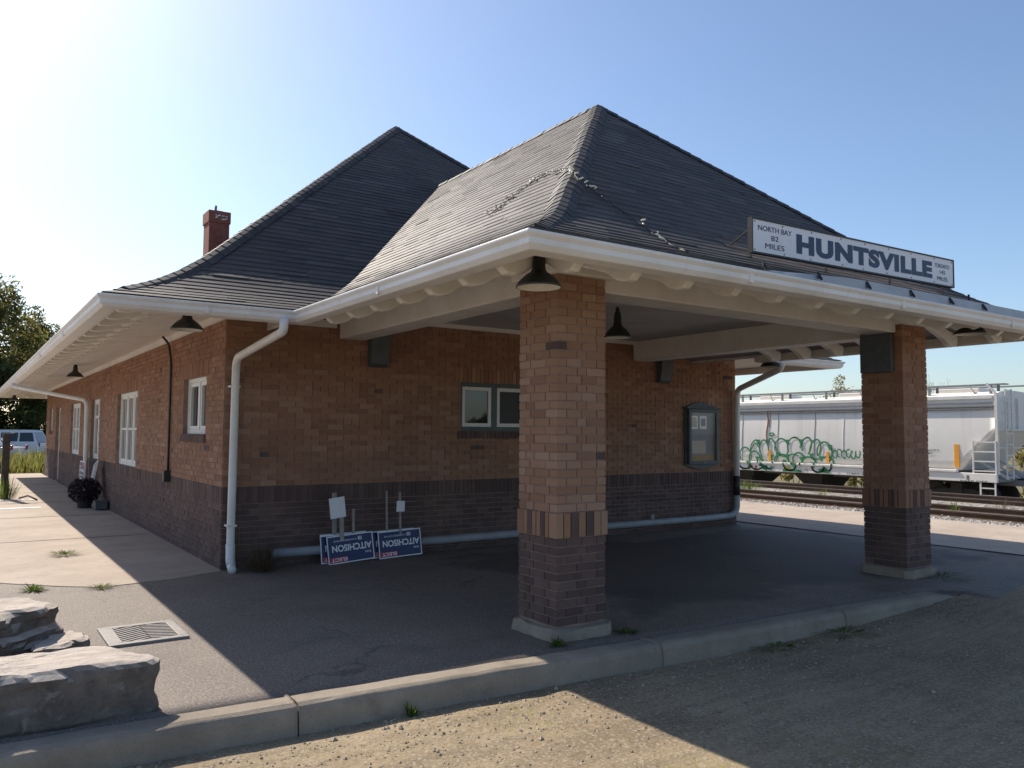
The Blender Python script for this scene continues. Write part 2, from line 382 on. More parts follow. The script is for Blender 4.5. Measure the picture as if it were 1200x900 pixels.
def text_mesh(txt, bold=0.0, spacing=1.0):
    key = (txt, bold, spacing)
    if key in _tc: return _tc[key]
    cu = bpy.data.curves.new("t", 'FONT'); cu.body = txt; cu.size = 1; cu.offset = bold; cu.space_character = spacing
    o = bpy.data.objects.new("t", cu); COL.objects.link(o)
    dg = bpy.context.evaluated_depsgraph_get(); dg.update()
    me = bpy.data.meshes.new_from_object(o.evaluated_get(dg))
    vs_ = [v.co.copy() for v in me.vertices]; fs = [tuple(p.vertices) for p in me.polygons]
    bpy.data.objects.remove(o); bpy.data.curves.remove(cu); bpy.data.meshes.remove(me)
    x0 = min(v.x for v in vs_); x1 = max(v.x for v in vs_); y0 = min(v.y for v in vs_); y1 = max(v.y for v in vs_)
    _tc[key] = ([((v.x - x0) / (x1 - x0), (v.y - y0) / (y1 - y0)) for v in vs_], fs)
    return _tc[key]
def put_text(mb, txt, org, u, v, w, h, mi=0, bold=0.0, spacing=1.0):
    vs_, fs = text_mesh(txt, bold, spacing); org, u, v = Vector(org), Vector(u), Vector(v)
    mb.mesh([org + u * (a * w) + v * (b * h) for a, b in vs_], fs, mi)

# ------------------------------------------------------------ terrain and paved ground
def lerp(a, b, t): return a + (b - a) * t
def sstep(a, b, x):
    t = min(1, max(0, (x - a) / (b - a))); return t * t * (3 - 2 * t)
def gz(x, y):
    """height of the wide ground sheet"""
    return -.22 - 1.0 * sstep(24.0, 26.6, x)
def axis(vals):
    return sorted(set(round(v, 4) for v in vals))
def frange(a, b, st):
    n = max(1, int(round((b - a) / st))); return [a + (b - a) * i / n for i in range(n + 1)]
def grid_sheet(xs, ys, hf):
    mb = MB(); nx = len(xs); vs_ = [(x, y, hf(x, y)) for y in ys for x in xs]
    mb.mesh(vs_, [(j * nx + i, j * nx + i + 1, (j + 1) * nx + i + 1, (j + 1) * nx + i) for j in range(len(ys) - 1) for i in range(nx - 1)], 0, True)
    return mb
far = [100, 160, 260, 420, 700, 1200, 2000]
xs = axis([-f for f in far] + frange(-60, 12, 4) + frange(12, 30, .5) + frange(30, 80, 5) + far)
ys = axis([-f for f in far] + frange(-60, 80, 4) + far)
tag(grid_sheet(xs, ys, gz).build("ground", 'field'), kind='structure')

KERB = [(-9, 5.05), (-3, 4.97), (.3, 4.90), (1.06, 4.86), (1.55, 4.83), (2.05, 4.80), (3.0, 4.75), (3.7, 4.69), (4.5, 4.63), (5.5, 4.58), (7.0, 4.51), (8.0, 4.46), (8.55, 4.43)]
def kerb_y(x):
    if x <= KERB[0][0]: return KERB[0][1]
    for (xa, ya), (xb, yb) in zip(KERB, KERB[1:]):
        if x <= xb: return lerp(ya, yb, (x - xa) / (xb - xa))
    return KERB[-1][1] + (x - KERB[-1][0]) * -.02
KW = .21
def lot_z(x, y):
    base = lerp(-.14, -.012, sstep(5.6, 9.3, x))
    e = kerb_y(x) - KW - y
    n1 = noise.noise(Vector((x * .9, y * .9, 3.))) * .018
    n2 = noise.noise(Vector((x * 1.2 + .8 * y, y * 7, 1.))) * .010 * sstep(0, .6, e) + noise.noise(Vector((x * 6, y * 6, 5.))) * .007
    return base + (n1 + n2) * (1 if x < 7 else .5) - .012 * (1 - sstep(0, .25, e)) * (1 if x < 8 else 0)
# dirt lot: rows measured from the kerb so that its edge follows the kerb
xs = axis([-60, -40, -25, -15, -9, -5, -3] + frange(-2, 9, .055) + frange(9, 14, .4) + [15, 17.5])
es = axis(frange(0, 4.2, .05) + [4.6, 5.2, 6, 8, 11, 15, 22, 35, 60])
mb = MB(); nx = len(xs)
vs_ = []
for e in es:
    for x in xs:
        y = kerb_y(x) - KW + .02 - e; vs_.append((x, y, lot_z(x, y)))
mb.mesh(vs_, [(j * nx + i, (j + 1) * nx + i, (j + 1) * nx + i + 1, j * nx + i + 1) for j in range(len(es) - 1) for i in range(nx - 1)], 0, True)
tag(mb.build("dirt_lot", 'dirt'), kind='structure')
# asphalt apron behind the kerb, under the canopy
def apron_z(x, y): return noise.noise(Vector((x * .5, y * .5, 9.))) * .0015
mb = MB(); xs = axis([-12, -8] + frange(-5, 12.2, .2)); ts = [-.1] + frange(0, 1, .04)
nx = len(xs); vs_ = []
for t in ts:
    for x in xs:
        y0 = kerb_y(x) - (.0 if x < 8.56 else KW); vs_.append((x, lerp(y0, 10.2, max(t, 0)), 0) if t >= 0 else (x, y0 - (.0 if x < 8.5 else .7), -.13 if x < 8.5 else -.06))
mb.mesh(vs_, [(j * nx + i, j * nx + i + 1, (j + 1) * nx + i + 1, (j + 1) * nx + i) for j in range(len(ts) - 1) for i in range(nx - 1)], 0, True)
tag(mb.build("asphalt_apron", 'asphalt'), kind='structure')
# platform concrete towards the tracks
def pl_z(x, y): return .002 + noise.noise(Vector((x * .4, y * .4, 2.))) * .008
mb = grid_sheet(frange(11.75, 15.45, .2), axis([-60, -30, -15] + frange(-8, 45, .4)), lambda x, y: pl_z(x, y) + .010)
tag(mb.build("platform", 'concrete'), kind='structure')
# pavement along the street wall
mb = MB()
front = [(-12, 10.6), (-4, 10.35), (.42, 9.97), (.9, 9.45), (1.24, 9.16), (2.0, 9.28), (2.53, 9.5)]
front2 = []
for (xa, ya), (xb, yb) in zip(front, front[1:]):
    for q in range(12): t = q / 12; front2.append((lerp(xa, xb, t), lerp(ya, yb, t) + .035 * noise.noise(Vector((lerp(xa, xb, t) * 5, 0, 2)))))
front = front2 + [front[-1]]; nf = len(front)
mb.mesh([(x, y, .007) for x, y in front] + [(x, 34., .007) for x, y in front] + [(x, y, -.1) for x, y in front],
        [(i, i + 1, i + 1 + nf, i + nf) for i in range(nf - 1)] + [(i + 2 * nf, i + 1 + 2 * nf, i + 1, i) for i in range(nf - 1)])
tag(mb.build("pavement", 'concrete'), kind='structure')
mb = MB()
for yy in (13.4, 17.0, 20.3, 23.6, 27.0, 30.4): mb.box(-11.9, 2.45, yy, yy + .014, -.02, .0105)
mb.box(-.42, -.404, 10.3, 33.8, -.02, .011)
tag(mb.build("pavement_joints", 'asphalt_patch'), kind='structure')
mb = MB()
for yy, w in ((19.0, .16), (21.2, .2)): mb.box(-11.8, 1.45, yy, yy + w, -.02, .0145)
tag(mb.build("painted_stripes", 'poster_white'), kind='structure')
# kerb, in cast lengths with joints
def kerb_piece(mb, xa, xb):
    prof = [(0, .008), (-.05, .020), (KW - .055, .016), (KW - .02, .004), (KW, -.03), (KW + .015, -.20), (0, -.20)]
    prof[1] = (.03, .016)
    st = frange(xa, xb, .12); n = len(prof); vs_ = []
    for x in st:
        y = kerb_y(x); drop = -.13 * sstep(8.0, 8.7, x)
        for d, z in prof:
            vs_.append((x + .004 * noise.noise(Vector((x * 9, d * 20, z * 20))), y - d + .006 * noise.noise(Vector((x * 5, d * 9, 3))), z + drop * .6 + .006 * noise.noise(Vector((x * 4, d * 12, 8)))))
    fs = []
    for i in range(len(st) - 1):
        for j in range(n): a = i * n + j; b = i * n + (j + 1) % n; fs.append((a, b, b + n, a + n))
    fs += [tuple(range(n)), tuple(reversed(range((len(st) - 1) * n, len(st) * n)))]
    mb.mesh(vs_, fs, 0, False)
mb = MB()
js = [-9, -6, -3.2, -.6, 1.68, 4.42, 6.6, 8.6]
for a, b in zip(js, js[1:]): kerb_piece(mb, a + .004, b - .004)
tag(mb.build("kerb", 'kerb', bevel=.012), kind='structure')
# ballast shoulder and track bed
mb = grid_sheet([15.4, 15.6, 16.0, 16.6, 17.4, 18.4, 19.4, 20.4], axis([-60, -20] + frange(-10, 45, .5) + [60, 120]),
                lambda x, y: {15.4: .012, 15.6: -.03, 16.0: -.08}.get(x, -.10) - (.28 if x > 20 else 0) + .02 * noise.noise(Vector((x * 2, y * 2, 0))))
tag(mb.build("ballast_bed", 'ballast'), kind='structure')
mb = grid_sheet([20.3, 20.9, 21.6, 22.8, 23.6, 24.2], axis([-60, -20] + frange(-10, 60, 2) + [120]), lambda x, y: -.13 if 20.5 < x < 24 else -.3)
tag(mb.build("middle_bed", 'ballast'), kind='structure')
mb = grid_sheet([26.4, 28, 29.5, 31.5, 33, 34.5], axis([-60, -20] + frange(-10, 60, 2) + [120]), lambda x, y: -1.14 - (.07 if x in (26.4, 34.5) else 0))
tag(mb.build("siding_bed", 'ballast'), kind='structure')

def pebble_verts(c, r):
    a, b, cc = r * R.uniform(.7, 1.3), r * R.uniform(.7, 1.3), r * R.uniform(.5, .9); th = R.uniform(0, 6.28)
    base = [(1, 0, 0), (-1, 0, 0), (0, 1, 0), (0, -1, 0), (0, 0, 1), (0, 0, -1)]; o = []
    for x, y, z in base:
        x *= a * R.uniform(.7, 1.2); y *= b * R.uniform(.7, 1.2); z *= cc * R.uniform(.7, 1.2)
        o.append((c[0] + x * math.cos(th) - y * math.sin(th), c[1] + x * math.sin(th) + y * math.cos(th), c[2] + z))
    return o
OCT = [(0, 2, 4), (2, 1, 4), (1, 3, 4), (3, 0, 4), (2, 0, 5), (1, 2, 5), (3, 1, 5), (0, 3, 5)]
mb = MB()
for i in range(2600):
    y = R.uniform(2, 17); x = 15.35 + abs(R.gauss(0, .45)); r = R.uniform(.018, .05); mb.mesh(pebble_verts((x, y, (-.05 if x > 15.6 else -.0) + r * .3), r), OCT)
tag(mb.build("ballast_stones", 'stone'), kind='stuff')
mb = MB()
for i in range(3000):
    x = R.uniform(.2, 8.5); e = abs(R.gauss(0, .55)) if R.random() < .7 else R.uniform(0, 2.8)
    y = kerb_y(x) - KW - e - .01; r = R.choice((.004, .005, .006, .008, .010)) * R.uniform(.7, 1.5)
    if R.random() < .015: r *= 2.
    mb.mesh(pebble_verts((x, y, lot_z(x, y) + r * .2), r), OCT)
tag(mb.build("gravel", 'pebble'), kind='stuff')

# ------------------------------------------------------------ the station building
XW, XR, YW, YF = 2.54, 11.46, 9.60, 32.6
ROW = .0675
station = thing("station_building", (6.9, 20, 0), "long brick railway station with dark hipped roofs and a pillared canopy end", "building")
ENDF = lambda u, d, z: (u, YW - d, z)          # end wall: u along x, d outwards
LEFTF = lambda u, d, z: (XW - d, u, z)         # street wall: u along y
def wall_panel(mb, fn, u0, u1, z0, z1, holes, depth=.22, mi=0):
    us = axis([u0, u1] + [h[0] for h in holes] + [h[1] for h in holes]); zs = axis([z0, z1] + [h[2] for h in holes] + [h[3] for h in holes])
    ins = lambda u, z: any(h[0] < u < h[1] and h[2] < z < h[3] for h in holes)
    for a, b in zip(us, us[1:]):
        for c, d in zip(zs, zs[1:]):
            if not ins((a + b) / 2, (c + d) / 2): mb.face([fn(a, 0, c), fn(b, 0, c), fn(b, 0, d), fn(a, 0, d)], mi)
    for h in holes:
        a, b, c, d = h[:4]
        for q in (((a, c), (b, c)), ((b, c), (b, d)), ((b, d), (a, d)), ((a, d), (a, c))):
            (p0, q0), (p1, q1) = q; mb.face([fn(p0, 0, q0), fn(p1, 0, q1), fn(p1, -depth, q1), fn(p0, -depth, q0)], mi)
def brick(mb, fn, a, b, z0, z1, mi, g=.0045):
    a += g; b -= g; z0 += g; z1 -= g
    if b - a < .012 or z1 - z0 < .012: return
    d = .009 + R.uniform(-.0025, .002); t = R.uniform(-.0015, .0015)
    p = [fn(a, 0, z0), fn(b, 0, z0), fn(b, 0, z1), fn(a, 0, z1), fn(a, d + t, z0), fn(b, d - t, z0), fn(b, d - t, z1), fn(a, d + t, z1)]
    mb.mesh(p, [(4, 5, 6, 7), (0, 1, 5, 4), (1, 2, 6, 5), (2, 3, 7, 6), (3, 0, 4, 7)], mi)
def lay(mb, fn, u0, u1, z0, z1, holes, mi, phase=0., soldiers=True):
    n = int(round((z1 - z0) / ROW)); cuts = [(h[0] - .0, h[1] + .0, h[2], h[3]) for h in holes]
    if soldiers: cuts = cuts + [(h[0] - .1, h[1] + .1, h[3], h[3] + .2025) for h in holes if len(h) > 4]
    for r in range(n):
        za, zb = z0 + r * ROW, z0 + (r + 1) * ROW; u = u0 - (.105 if (r % 2) else 0) - phase
        head = (r % 6 == 5)
        while u < u1:
            L = .105 if head else .21
            segs = [(max(u, u0), min(u + L, u1))]
            for h in cuts:
                if h[2] < (za + zb) / 2 < h[3]:
                    ns = []
                    for a, b in segs:
                        if b <= h[0] or a >= h[1]: ns.append((a, b)); continue
                        if a < h[0]: ns.append((a, h[0]))
                        if b > h[1]: ns.append((h[1], b))
                    segs = ns
            for a, b in segs:
                if b > a: brick(mb, fn, a, b, za, zb, mi if R.random() > .006 or mi == 1 else 1)
            u += L
def soldier_row(mb, fn, u0, u1, z0, z1, holes, mi):
    n = int((u1 - u0) / ROW)
    for i in range(n):
        a = u0 + (u1 - u0) * i / n; b = u0 + (u1 - u0) * (i + 1) / n
        if any(h[0] < (a + b) / 2 < h[1] and h[2] < (z0 + z1) / 2 < h[3] for h in holes): continue
        brick(mb, fn, a, b, z0, z1, mi)
ZD = .7425; ZB = .945; ZT = ZB + 32 * ROW
def walls(name, fn, u0, u1, holes):
    mb = MB(); wall_panel(mb, fn, u0, u1, 0, ZT, holes, mi=2)
    lay(mb, fn, u0, u1, 0, ZD, holes, 1, soldiers=False)
    soldier_row(mb, fn, u0, u1, ZD, ZB, holes, 1)
    lay(mb, fn, u0, u1, ZB, ZT, holes, 0)
    for h in holes:
        if len(h) > 4: soldier_row(mb, fn, h[0] - .1, h[1] + .1, h[3], h[3] + .2025, [], 0)
    return mb.build(name, ['brick', 'brick_dark', 'mortar'], station)
zs_ = lambda n: ZB + n * ROW
end_holes = [(5.73, 6.92, zs_(10), zs_(20), 1)]
left_holes = [(10.45, 11.65, zs_(9), zs_(20), 1), (15.15, 17.25, zs_(0), zs_(20), 1), (19.65, 20.95, zs_(0), zs_(20), 1), (23.1, 25.15, zs_(0), zs_(20), 1),
              (27.9, 29.2, .03, zs_(20), 1), (30.4, 31.4, zs_(9), zs_(20), 1)]
walls("end_wall", ENDF, XW + .0, XR, end_holes)
walls("street_wall", LEFTF, YW, YF, left_holes)
mb = MB(); mb.face([(XR, YW, 0), (XR, YF, 0), (XR, YF, ZT), (XR, YW, ZT)]); mb.face([(XW, YF, 0), (XW, YF, ZT), (XR, YF, ZT), (XR, YF, 0)])
mb.build("rear_wall", 'brick_tex', station)

# windows: surround -> window part; sashes and panes are its sub-parts
def window(fn, u0, u1, z0, z1, lights, muntin, frame_mat, rec=.07, transom=None, panelled=None):
    fr = MB(); w = .055
    F_ = lambda a, b, c, d, e0, e1, mb=fr: mb.box(a, b, e0, e1, c, d, 0, fn=lambda x, y, z: fn(x, y, z))
    F_(u0, u1, z0 + .002, z0 + w, -rec - .06, -rec + .02); F_(u0, u1, z1 - w, z1, -rec - .06, -rec + .02)
    F_(u0, u0 + w, z0 + w, z1 - w, -rec - .06, -rec + .02); F_(u1 - w, u1, z0 + w, z1 - w, -rec - .06, -rec + .02)
    n = lights; W = (u1 - u0 - 2 * w)
    for i in range(1, n):
        c = u0 + w + W * i / n; F_(c - .045, c + .045, z0 + w, z1 - w, -rec - .06, -rec + .015)
    wo_ = fr.build("window", frame_mat, station)
    for i in range(n):
        a = u0 + w + W * i / n + (.047 if i else .002); b = u0 + w + W * (i + 1) / n - (.047 if i < n - 1 else .002); c, d = z0 + w + .002, z1 - w - .002
        s = MB(); t = .05
        S_ = lambda p, q, r, v, e0=-rec - .045, e1=-rec + .005: s.box(p, q, e0, e1, r, v, 0, fn=lambda x, y, z: fn(x, y, z))
        S_(a, b, c, c + t); S_(a, b, d - t, d); S_(a, a + t, c + t, d - t); S_(b - t, b, c + t, d - t)
        if muntin:
            for m_ in range(1, muntin[0]):
                x = lerp(a + t, b - t, m_ / muntin[0]); S_(x - .012, x + .012, c + t, d - t, -rec - .035, -rec - .005)
            for m_ in range(1, muntin[1]):
                z = lerp(c + t, d - t, m_ / muntin[1]); S_(a + t, b - t, z - .02, z + .02, -rec - .038, -rec - .003)
        if transom:
            z = lerp(c, d, transom); S_(a + t, b - t, z - .03, z + .03)
        s.build("sash", 'sash', wo_)
        g = MB(); e = -rec - .03
        tl = .024 if (frame_mat == 'teal_frame' and i == 0) else 0.
        g.face([fn(a + t * .5, e - tl * .4, c + t * .5), fn(b - t * .5, e + tl * .6, c + t * .5), fn(b - t * .5, e + tl * .6, d - t * .5), fn(a + t * .5, e - tl * .4, d - t * .5)])
        g.build("pane", 'glass' if not (panelled and i in panelled) else 'screen', wo_)
    return wo_
window(ENDF, 5.73, 6.92, zs_(10), zs_(20), 2, None, 'teal_frame', rec=.06, panelled={1})
window(LEFTF, 10.45, 11.65, zs_(9), zs_(20), 2, None, 'sash')
window(LEFTF, 15.15, 17.25, zs_(0), zs_(20), 3, (2, 2), 'sash')
window(LEFTF, 19.65, 20.95, zs_(0), zs_(20), 2, (1, 1), 'sash', transom=.72)
window(LEFTF, 23.1, 25.15, zs_(0), zs_(20), 3, (2, 2), 'sash')
window(LEFTF, 30.4, 31.4, zs_(9), zs_(20), 2, None, 'sash')
mb = MB(); bxl = lambda a, b, e0, e1, c, d, mi=0: mb.box(a, b, e0, e1, c, d, mi, fn=LEFTF)
bxl(27.9, 27.98, -.2, -.08, .03, zs_(20)); bxl(29.12, 29.2, -.2, -.08, .03, zs_(20)); bxl(27.98, 29.12, -.2, -.08, zs_(20) - .08, zs_(20))
dr = mb.build("door", 'sash', station, bevel=.006)
mb = MB(); bxl(27.99, 29.11, -.17, -.12, .035, zs_(20) - .085)
for a, b, c, d in ((28.1, 28.5, .2, .9), (28.6, 29.0, .2, .9), (28.1, 28.5, 1.05, 1.95), (28.6, 29.0, 1.05, 1.95)): bxl(a, b, -.12, -.105, c, d)
mb.build("door_leaf", 'door', dr, bevel=.006)
mb = MB(); mb.tube([LEFTF(28.07, -.12, 1.0), LEFTF(28.07, -.06, 1.0), LEFTF(28.17, -.06, 1.0)], .012); mb.build("handle", 'iron', dr)
# brick sills under the small windows
for fn, a, b, z in ((ENDF, 5.68, 6.97, zs_(10)), (LEFTF, 10.4, 11.7, zs_(9)), (LEFTF, 30.35, 31.45, zs_(9))):
    mb = MB(); n = int((b - a) / ROW)
    for i in range(n):
        p, q = lerp(a, b, i / n) + .004, lerp(a, b, (i + 1) / n) - .004
        mb.box(p, q, .0, .032, z - .105, z - .006, 0, fn=fn); 
    mb.box(a, b, -.2, .018, z - .1, z - .012, 1, fn=fn)
    mb.build("window_sill", ['brick_dark', 'mortar_dark'], station)

# roofs: hipped, bell-cast, laid in stepped courses
Z0 = 2.86
def prof(d):
    c, w, s0, s1 = .74, .52, .40, .872
    if d < c - w: return s0 * d
    if d > c + w: return s0 * c + s1 * (d - c)
    t = (d - c + w) / (2 * w); return s0 * (c - w) + (d - c + w) * s0 + (s1 - s0) * (2 * w) * t * t / 2
def courses(dmax, st=.115):
    ds = [0.]; d = 0.
    while d < dmax:
        sl = (prof(d + .01) - prof(d)) / .01; d += st / math.sqrt(1 + sl * sl); ds.append(min(d, dmax))
    return ds
def roof_side(mb, ds, pa, pb, lift=.009):
    """pa(d), pb(d): the two ends of the course at inset d (x,y)"""
    v = 0.
    for i, (d0, d1) in enumerate(zip(ds, ds[1:])):
        a0, b0, a1, b1 = pa(d0), pb(d0), pa(d1), pb(d1); z0, z1 = Z0 + prof(d0), Z0 + prof(d1)
        L = (Vector(b0) - Vector(a0)).length; nn = max(1, int(L / .32)); sh = R.random() * .9 / nn
        off = R.uniform(0, 3)
        hs = [R.uniform(-.0025, .0025) for _ in range(nn + 1)]
        for q in range(nn):
            t0, t1 = max(0, q / nn - sh), (min(1, (q + 1) / nn - sh) if q < nn - 1 else 1.)
            P = lambda a, b, t, z: (lerp(a[0], b[0], t), lerp(a[1], b[1], t), z)
            w0 = .0 if R.random() > .06 else R.uniform(.003, .008); l0, l1 = lift + hs[q] + w0, lift + hs[q] + R.uniform(-.0015, .0015) + w0
            x0, x1 = off + L * t0, off + L * t1
            mb.face([P(a0, b0, t0, z0 + l0), P(a0, b0, t1, z0 + l1), P(a1, b1, t1, z1), P(a1, b1, t0, z1)], 0, [(x0, v), (x1, v), (x1, v + .125), (x0, v + .125)])
            mb.face([P(a0, b0, t0, z0 - .002), P(a0, b0, t1, z0 - .002), P(a0, b0, t1, z0 + l1), P(a0, b0, t0, z0 + l0)], 0, [(x0, v), (x1, v), (x1, v + .004), (x0, v + .004)])
        v += .125
MX0, MX1, MY0, MY1 = 1.03, 12.45, 8.12, 34.2
CX0, CX1, CY0 = 2.85, 10.50, 3.96
mh = (MX1 - MX0) / 2; ds = courses(mh)
mb = MB()
chh = (CX1 - CX0) / 2; d_lo = [d for d in ds if d <= chh] + [chh]; d_hi = [chh] + [d for d in ds if d > chh]
roof_side(mb, d_lo, lambda d: (MX0 + d, MY0 + d), lambda d: (CX0 + min(d, chh) + .06, MY0 + d))
roof_side(mb, d_lo, lambda d: (CX1 - min(d, chh) - .06, MY0 + d), lambda d: (MX1 - d, MY0 + d))
roof_side(mb, d_hi, lambda d: (MX0 + d, MY0 + d), lambda d: (MX1 - d, MY0 + d))
roof_side(mb, ds, lambda d: (MX0 + d, MY1 - d), lambda d: (MX0 + d, MY0 + d))
roof_side(mb, ds, lambda d: (MX1 - d, MY0 + d), lambda d: (MX1 - d, MY1 - d))
roof_side(mb, ds, lambda d: (MX1 - d, MY1 - d), lambda d: (MX0 + d, MY1 - d))
roof = mb.build("roof", 'shingle', station); roof['label'] = "main hipped roof, the taller one behind"
ch_ = (CX1 - CX0) / 2; dc = courses(ch_)
mb = MB()
roof_side(mb, dc, lambda d: (CX0 + d, CY0 + d), lambda d: (CX1 - d, CY0 + d))
roof_side(mb, dc, lambda d: (CX0 + d, MY0 + d + .12), lambda d: (CX0 + d, CY0 + d))
roof_side(mb, dc, lambda d: (CX1 - d, CY0 + d), lambda d: (CX1 - d, MY0 + d + .12))
croof = mb.build("roof", 'shingle', station); croof['label'] = "lower hipped roof over the canopy in front"
# hip and ridge caps
def caps(pts_fn, n, wid=.13):
    mb = MB()
    for i in range(n):
        a, b = pts_fn(lerp(.035, 1, i / n)), pts_fn(lerp(.035, 1, min(1, (i + 1.25) / n))); a, b = Vector(a), Vector(b); d = (b - a).normalized()
        s = d.cross(Vector((0, 0, 1))).normalized(); dn = s.cross(d)
        a = a + Vector((0, 0, .026)); b = b + Vector((0, 0, .016))
        jw = R.uniform(-.006, .006); h = -.082
        pts = []
        for p in (a, b):
            for t, z in ((-1, h), (-.5, h * .32), (0, 0), (.5, h * .32), (1, h)): pts.append(p + s * (wid * t + jw) + Vector((0, 0, z)))
        mb.mesh(pts, [(j, j + 1, j + 6, j + 5) for j in range(4)]); 
        for j in range(4): mb.face([pts[j], pts[j + 1], pts[j + 1] - Vector((0, 0, .014)), pts[j] - Vector((0, 0, .014))])
    return mb
def hip(x0, sx, y0, sy, dm): return lambda t: (x0 + sx * t * dm, y0 + sy * t * dm, Z0 + prof(t * dm))
for (x0, sx, y0, sy, dm) in ((MX0, 1, MY0, 1, mh), (MX1, -1, MY0, 1, mh), (MX0, 1, MY1, -1, mh), (CX0, 1, CY0, 1, ch_), (CX1, -1, CY0, 1, ch_)):
    caps(hip(x0, sx, y0, sy, dm), int(dm * 1.6 / .15)).build("hip_cap", 'shingle', station)
caps(lambda t: (MX0 + mh, lerp(MY0 + mh, MY1 - mh, t), Z0 + prof(mh) - .008), 60, .10).build("ridge_cap", 'shingle', station)
caps(lambda t: (CX0 + ch_, lerp(CY0 + ch_, MY0 + ch_ + .1, t), Z0 + prof(ch_) - .008), 26, .10).build("ridge_cap", 'shingle', station)

# gutter all round the eaves, mitred
LOOP = [(MX0, MY1), (MX0, MY0), (CX0, MY0), (CX0, CY0), (CX1, CY0), (CX1, MY0), (MX1, MY0), (MX1, MY1)]
def sweep_loop(mb, loop, pf, inward, closed=True, mi=0):
    n = len(loop); rings = []
    for i in range(n):
        p = Vector(loop[i]); a = Vector(loop[i - 1]); b = Vector(loop[(i + 1) % n])
        d1 = (p - a).normalized(); d2 = (b - p).normalized()
        n1 = Vector((-d1.y, d1.x)); n2 = Vector((-d2.y, d2.x))       # left of travel
        mn = (n1 + n2); mn = mn / max(.2, mn.dot(n1))
        rings.append([(p.x + mn.x * o * inward, p.y + mn.y * o * inward, z) for o, z in pf])
    m = len(pf); vs_ = [q for r in rings for q in r]; fs = []
    for i in range(n if closed else n - 1):
        for j in range(m): a = i * m + j; b = i * m + (j + 1) % m; c = ((i + 1) % n) * m; fs.append((a, b, c + (j + 1) % m, c + j))
    mb.mesh(vs_, fs, mi)
# travel MX0,MY1 -> MX0,MY0 is -y: left of travel is +x = inward
mb = MB(); sweep_loop(mb, LOOP, [(.125, 2.722), (.012, 2.73), (-.02, 2.765), (-.022, 2.80), (-.045, 2.825), (-.045, 2.845), (-.03, 2.845), (-.025, 2.832), (.10, 2.832), (.125, 2.845)], 1)
mb.build("gutter", 'gutter', station, bevel=.006)
for p, dx_, dy_ in [((MX0 - .026, y), 0, 1) for y in (11.2, 14.6, 18, 21.4, 24.8, 28.2)] + [((CX0 - .026, 6.1), 0, 1)] + [((x, CY0 - .026), 1, 0) for x in (4.9, 7.0, 9.1)] + [((1.95, MY0 - .026), 1, 0)]:
    mb = MB(); w = .018
    if dx_: mb.box(p[0] - w, p[0] + w, p[1] - .004, p[1] + .03, 2.742, 2.828)
    else: mb.box(p[0] - .004, p[0] + .03, p[1] - w, p[1] + w, 2.742, 2.828)
    mb.build("gutter_joint", 'gutter', station)
mb = MB()       # fascia behind the gutter
sweep_loop(mb, LOOP, [(.128, 2.735), (.128, 2.872), (.155, 2.872), (.155, 2.735)], 1)
mb.build("fascia", 'white', station)
# soffits
mb = MB()
mb.face([(MX0 + .15, MY0 + .15, 2.835), (MX0 + .15, MY1 - .15, 2.835), (XW, YF, 2.985), (XW, YW, 2.985)])
mb.face([(MX0 + .15, MY0 + .15, 2.835), (XW, YW, 2.985), (CX0 + .16, YW, 2.985), (CX0 + .16, MY0 + .15, 2.835)]); mb.face([(CX0 + .16, MY0 + .1, 2.80), (CX0 + .16, YW, 2.80), (CX0 + .16, YW, 3.0), (CX0 + .16, MY0 + .1, 2.9)])
mb.face([(MX1 - .15, MY0 + .15, 2.835), (XR, YW, 2.985), (XR, YF, 2.985), (MX1 - .15, MY1 - .15, 2.835)])
mb.face([(MX1 - .15, MY0 + .15, 2.835), (CX1 - .16, MY0 + .15, 2.835), (CX1 - .16, YW, 2.985), (XR, YW, 2.985)]); mb.face([(CX1 - .16, MY0 + .1, 2.80), (CX1 - .16, YW, 2.80), (CX1 - .16, YW, 3.0), (CX1 - .16, MY0 + .1, 2.9)])
mb.face([(MX0 + .15, MY1 - .15, 2.835), (MX1 - .15, MY1 - .15, 2.835), (XR, YF, 2.985), (XW, YF, 2.985)])
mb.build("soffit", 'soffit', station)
BX0, BX1, BY0 = 3.88, 9.42, 5.02       # outer faces of the canopy beams
mb = MB(); zo, zi = 2.84, 3.065
mb.face([(CX0 + .15, CY0 + .15, zo), (CX0 + .15, YW, zo), (BX0 + .06, YW, zi), (BX0 + .02, BY0 + .02, zi)])
mb.face([(CX0 + .15, CY0 + .15, zo), (BX0 + .02, BY0 + .02, zi), (BX1 - .02, BY0 + .02, zi), (CX1 - .15, CY0 + .15, zo)])
mb.face([(CX1 - .15, CY0 + .15, zo), (BX1 - .02, BY0 + .02, zi), (BX1 - .02, YW, zi), (CX1 - .15, YW, zo)])
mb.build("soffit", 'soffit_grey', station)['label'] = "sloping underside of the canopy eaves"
mb = MB(); mb.face([(BX0 + .1, BY0 + .1, 3.09), (BX0 + .1, YW, 3.09), (BX1 - .1, YW, 3.09), (BX1 - .1, BY0 + .1, 3.09)])
for x in frange(BX0 + .75, BX1 - .7, 1.1): pass
mb.build("ceiling", 'ceiling', station)
mb = MB(); mb.box(BX0 + .42, BX1 - .42, YW - .045, YW - .012, 3.03, 3.088); mb.build("trim", 'white', station)
mb = MB(); mb.box(XW - .05, XW - .012, YW + .0, YF, 2.90, 2.985); mb.box(XW - .05, BX0 - .0, YW - .05, YW - .012, 2.90, 2.99); mb.build("trim", 'white', station)
mb = MB(); mb.box(1.50, 1.57, MY0 + .5, MY1 - .5, 2.80, 2.895); mb.build("soffit_batten", 'white', station)
